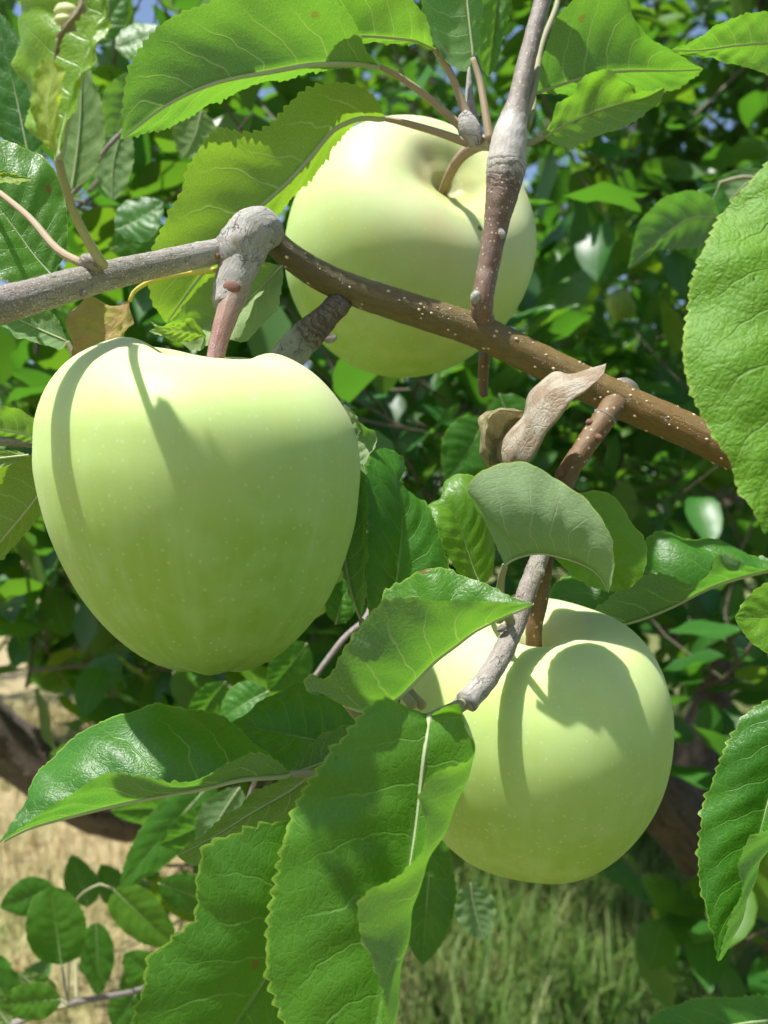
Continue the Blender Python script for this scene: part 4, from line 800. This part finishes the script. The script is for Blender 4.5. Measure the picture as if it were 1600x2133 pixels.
def rv(r, s=1.0):
    v = r.normal(0, 1, 3); return v / np.linalg.norm(v) * s
def nz(v): return v / (np.linalg.norm(v) + 1e-12)
CLEAR = [(1255, 1338, 592, 676, 2.3), (1376, 1426, 520, 572, 2.4), (-20, 110, 1490, 1660, 1.4), (130, 400, 1610, 1770, 1.4), (1310, 1480, 1580, 1830, 1.5), (840, 1330, 1830, 2150, 2.4), (-20, 260, 1660, 1860, 2.4), (300, 480, 1400, 1460, 1.2)]
def keep_out(p):
    """nothing of the trees may stand among the near branch, in front of it, or in the open view down to the grass"""
    if p[1] < 0.46: return True
    x = 800 + FPX * p[0] / p[1]; y = 1066.5 - FPX * (p[2] - CAM_Z) / p[1]
    for x0, x1, y0, y1, dd in CLEAR:
        if x0 < x < x1 and y0 < y < y1 and p[1] < dd: return True
    return False
class Tree:
    def __init__(s, label, base, seed, group=None):
        s.r = np.random.default_rng(seed); s.root = empty('apple_tree', (base[0], base[1], 0)); s.root['label'] = label; s.root['category'] = 'tree'
        if group: s.root['group'] = group
        s.leaves = []; s.tw = []
    def limb(s, name, pts, rad, mat=BARK, seg=14, rings=40, rough=0.12, scale=30):
        tube(name, np.array(pts, float), rad, mat, s.root, seg=seg, rings=rings, rough=rough, scale=scale)
    def leafy(s, pts, n, size, spread=1.0, droop=0.0, bend=0.6):
        """leaves along a twig"""
        r = s.r; c = crom(np.array(pts, float), max(4, n)); ax = nz(c[-1] - c[0]); phi = r.uniform(0, 6.28)
        for i in range(n):
            t = (i + 0.5) / n; p = c[min(len(c) - 1, int(t * len(c)))]
            phi += 2.4 + r.normal(0, 0.4)
            e1 = nz(np.cross(ax, [0.31, 0.52, 0.8])); e2 = np.cross(ax, e1)
            out = e1 * math.cos(phi) + e2 * math.sin(phi)
            dr = nz(out * spread + ax * bend + np.array([0, 0, -droop - 0.15]) + r.normal(0, 0.25, 3))
            upv = nz(np.array([0, 0, 1.0]) + r.normal(0, 0.45, 3) + 0.25 * np.array(SUN)); lat = nz(np.cross(upv, dr)); up = np.cross(dr, lat)
            L = size * r.uniform(0.65, 1.2)
            q = p + dr * 0.018
            if keep_out(q) or keep_out(q + dr * L): continue
            s.leaves.append((q, dr, lat, up, L))
    def twig(s, pts, r0, r1=None):
        if any(keep_out(np.array(q, float)) for q in pts): return
        s.tw.append((np.array(pts, float), r0, r1 if r1 else r0 * 0.45))
    def bough(s, start, dirv, length, nsh, size, lpers=9, up=0.5, r0=0.006):
        """a branchlet with leafy shoots"""
        r = s.r; d = nz(np.array(dirv, float)); p0 = np.array(start, float); p = p0.copy(); pts = [p0]
        for k in range(4):
            d = nz(d + r.normal(0, 0.18, 3) + np.array([0, 0, 0.05])); p = p + d * length / 4; pts.append(p)
        if p[1] < 0.5: return
        s.twig(pts, r0)
        c = crom(np.array(pts), 20)
        for k in range(nsh):
            i = int(3 + 17 * (k + r.random()) / nsh); i = min(i, 19)
            sd = nz(nz(rv(r)) * 0.9 + d * 0.5 + np.array([0, 0, up])); L = r.uniform(0.10, 0.34) * min(1.0, length / 0.35)
            q1 = c[i] + sd * L * 0.5 + rv(r, 0.01); q2 = c[i] + nz(sd + np.array([0, 0, 0.25])) * L
            if q2[1] < 0.5: continue
            s.twig([c[i], q1, q2], 0.0012); s.leafy([c[i], q1, q2], lpers, size)
        s.leafy(pts, int(lpers * 0.8), size)
    def done(s, objs=300):
        o = world_loc(s.root)
        # twigs: the woody ones joined, too thin to pick apart
        V, F, U, M = [], [], [], []
        for pts, a, b in s.tw:
            v, f, u, m, _, _ = tube_data(pts, [a, b], seg=5, rings=6); k = len(V); V += v.tolist(); U += u; M += m; F += [tuple(i + k for i in q) for q in f]
        if V: tag(mesh_obj('twigs', V, F, TWIGFAR, s.root, U, M), kind='stuff')
        sc = []
        for i, (q, dr, lat, up, L) in enumerate(s.leaves):
            c = q + dr * L * 0.5; x = 800 + FPX * c[0] / c[1]; y = 1066.5 - FPX * (c[2] - CAM_Z) / c[1]
            sc.append(L / c[1] if (-30 < x < 1630 and -30 < y < 2163 and c[1] > 0) else -1.0)
        order = np.argsort(-np.array(sc)); pick = [i for i in order[:objs] if sc[i] > 0]; ps = set(pick); r = s.r
        for i in pick:
            q, dr, lat, up, L = s.leaves[i]
            ob = bpy.data.objects.new('leaf', PMESH[int(r.integers(6))]); COL.objects.link(ob); ob.parent = s.root
            m = np.eye(4); m[:3, 0] = dr * L; m[:3, 1] = lat * L; m[:3, 2] = up * L; m[:3, 3] = q - o
            ob.matrix_local = Matrix(m.tolist()); ob['tint'] = float(np.clip(r.normal(0.02, 0.2), 0, 0.9))
        rest = [i for i in range(len(s.leaves)) if i not in ps]
        if rest:
            VV, FF, UU, TT = [], [], [], []; k = 0
            for i in rest:
                q, dr, lat, up, L = s.leaves[i]; v, f, u = PROTO[i % 6]
                VV.append(q + (v[:, :1] * dr + v[:, 1:2] * lat + v[:, 2:] * up) * L); FF += [tuple(a + k for a in fc) for fc in f]; UU += u
                TT += [(r.random(), float(np.clip(r.normal(0.02, 0.2), 0, 0.9)))] * len(v); k += len(v)
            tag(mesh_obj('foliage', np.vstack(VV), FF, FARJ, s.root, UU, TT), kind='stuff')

def orchard_tree(label, base, seed, height, spread, nlimb=6, nb=13, nsh=7, lp=10, size=0.075, low=0.7, objs=300, azs=None):
    t = Tree(label, base, seed, 'orchard trees in the background'); r = t.r; bx, by = base
    th = r.uniform(0.55, 0.75); top = np.array([bx + r.normal(0, 0.05), by + r.normal(0, 0.05), th])
    t.limb('trunk', [(bx, by, -0.06), (bx + 0.02, by, th * 0.5), top + [0, 0, 0.05]], [0.10, 0.075, 0.06], rings=24)
    for k in range(nlimb):
        az = (azs[k] if azs else 2 * math.pi * k / nlimb + r.normal(0, 0.2)); h = height * r.uniform(0.8, 1.05); sp = spread * r.uniform(0.75, 1.1)
        if k == nlimb - 1: sp *= 0.25; h = height * 1.05
        e = np.array([bx + math.cos(az) * sp, by + math.sin(az) * sp, h]); m = top + (e - top) * 0.45 + np.array([math.cos(az), math.sin(az), 0]) * sp * 0.22 + r.normal(0, 0.05, 3)
        pts = [top, m, e]; t.limb('limb', pts, [0.04, 0.022, 0.006], seg=9, rings=24)
        c = crom(np.array(pts), 60)
        for j in range(nb):
            i = int(10 + 49 * (j + r.random()) / nb); outw = nz(np.array([c[i][0] - bx, c[i][1] - by, 0.05]))
            d = nz(outw * 0.8 + rv(r) * 0.9 + np.array([0, 0, 0.15]))
            L = r.uniform(0.35, 0.75)
            if c[i][2] < low: continue
            t.bough(c[i], d, L, nsh, size, lp)
    t.done(objs); return t
if True:
    orchard_tree('apple tree behind the apples at right with sunlit leaves', (1.05, 3.1), 21, 3.3, 1.15, nb=15, lp=12)
    orchard_tree('apple tree behind the apples at left against the sky', (-1.45, 4.9), 22, 3.8, 1.35, nb=12, lp=12)
    orchard_tree('apple tree in the gap between the two nearer trees', (0.0, 5.2), 23, 3.5, 1.4, nb=8)
    orchard_tree('leafy apple tree close behind the right hand tree', (1.7, 4.5), 26, 3.6, 1.3, nb=10, objs=150)
    orchard_tree('distant apple tree at far right of the orchard row', (2.6, 5.6), 24, 3.6, 1.4, nb=10, objs=120)
    orchard_tree('distant apple tree at far left of the orchard row', (-3.0, 6.4), 25, 3.6, 1.5, nb=10, objs=120)
# the tree this branch grows on: two old limbs and the shaded leaves just behind the apples
own = Tree('old apple tree with a brown limb at lower right behind the apples', (0.95, 1.55), 31)
own.limb('trunk', [(0.95, 1.55, -0.06), (0.93, 1.54, 0.30), (0.86, 1.50, 0.62)], [0.12, 0.09, 0.075], rings=30, rough=0.16, scale=22)
own.limb('limb', [(0.86, 1.50, 0.60), at(1600, 1900, 1.45), at(1440, 1730, 1.40), at(1330, 1610, 1.38), at(1270, 1480, 1.40), at(1300, 1300, 1.5), at(1450, 1120, 1.6), at(1680, 800, 1.75), (1.2, 2.0, 2.4)], [0.070, 0.058, 0.050, 0.045, 0.04, 0.034, 0.026, 0.02, 0.01], rings=70, rough=0.16, scale=26)
for az, rr in ((0.4, 1.0), (1.9, 1.1), (3.4, 1.2)):
    e = np.array([0.7 + math.cos(az) * rr, 1.5 + abs(math.sin(az)) * rr * 0.6, 2.75]); own.limb('limb', [(0.86, 1.50, 0.6), (0.95 + math.cos(az) * 0.05, 1.6, 2.35), e], [0.06, 0.035, 0.01], rings=40, rough=0.14, scale=26)
own2 = Tree('old apple tree at left with a sagging brown limb over dry ground', (-1.05, 1.25), 32)
own2.limb('trunk', [(-1.05, 1.25, -0.06), (-1.02, 1.24, 0.5), (-0.98, 1.2, 0.95)], [0.12, 0.09, 0.07], rings=30, rough=0.16, scale=22)
own2.limb('limb', [(-0.98, 1.2, 0.92), at(-350, 1350, 1.18), at(-100, 1470, 1.20), at(70, 1590, 1.24), at(230, 1690, 1.28), at(370, 1675, 1.33), at(500, 1590, 1.40), at(620, 1480, 1.48), at(640, 1300, 1.56), at(560, 1100, 1.62), at(420, 900, 1.7)], [0.055, 0.045, 0.042, 0.040, 0.040, 0.038, 0.036, 0.03, 0.025, 0.02, 0.01], rings=90, rough=0.16, scale=26)
ro = own.r
def patch(x0, x1, y0, y1, d0, d1, n, size=0.062, nsh=3, lp=7, L=0.22, up=0.3):
    for _ in range(n):
        p = at(ro.uniform(x0, x1), ro.uniform(y0, y1), ro.uniform(d0, d1))
        own.bough(p, rv(ro) + np.array([0, 0, 0.2]), L * ro.uniform(0.7, 1.3), nsh, size, lp, up, 0.0018)
patch(-100, 420, 1020, 1460, 0.75, 1.3, 30)
patch(-200, 500, 900, 1300, 1.4, 2.2, 24)
patch(1000, 1700, 500, 1300, 1.5, 2.2, 26)
patch(-60, 320, 1340, 1500, 0.75, 1.1, 9)
patch(240, 480, 1800, 2100, 0.75, 1.1, 4)
patch(1150, 1650, 150, 800, 1.5, 2.3, 20)
patch(1250, 1600, 1850, 2080, 0.9, 1.4, 6)
patch(380, 800, 1280, 1560, 0.85, 1.3, 12)
patch(300, 620, 1640, 1880, 0.62, 0.9, 5)
patch(740, 1150, 740, 1150, 0.7, 1.3, 18)
patch(1100, 1650, 900, 1300, 0.9, 1.5, 14)
patch(1300, 1700, 1280, 1760, 0.7, 1.2, 14)
patch(1250, 1700, 1780, 2050, 0.9, 1.5, 7)
patch(-80, 330, 60, 520, 0.6, 1.1, 6)
patch(330, 620, 150, 520, 0.8, 1.3, 3)
patch(540, 780, 560, 900, 0.6, 1.1, 9)
patch(-80, 130, 640, 1000, 0.5, 0.8, 6)
patch(1100, 1600, -60, 260, 0.7, 1.4, 8)
patch(640, 1060, -60, 200, 0.9, 1.5, 3)
# crown overhead, above the picture: it shades what hangs below
for _ in range(85):
    y = ro.uniform(0.65, 2.6); own.bough(np.array([ro.uniform(-0.5, 1.4), y, CAM_Z + 0.60 * y + ro.uniform(0.12, 0.9)]), rv(ro) + np.array([0, 0.1, 0.2]), 0.35 * ro.uniform(0.7, 1.3), 4, 0.07, 9, 0.3, 0.004)
own.done(300); own2.done(0)
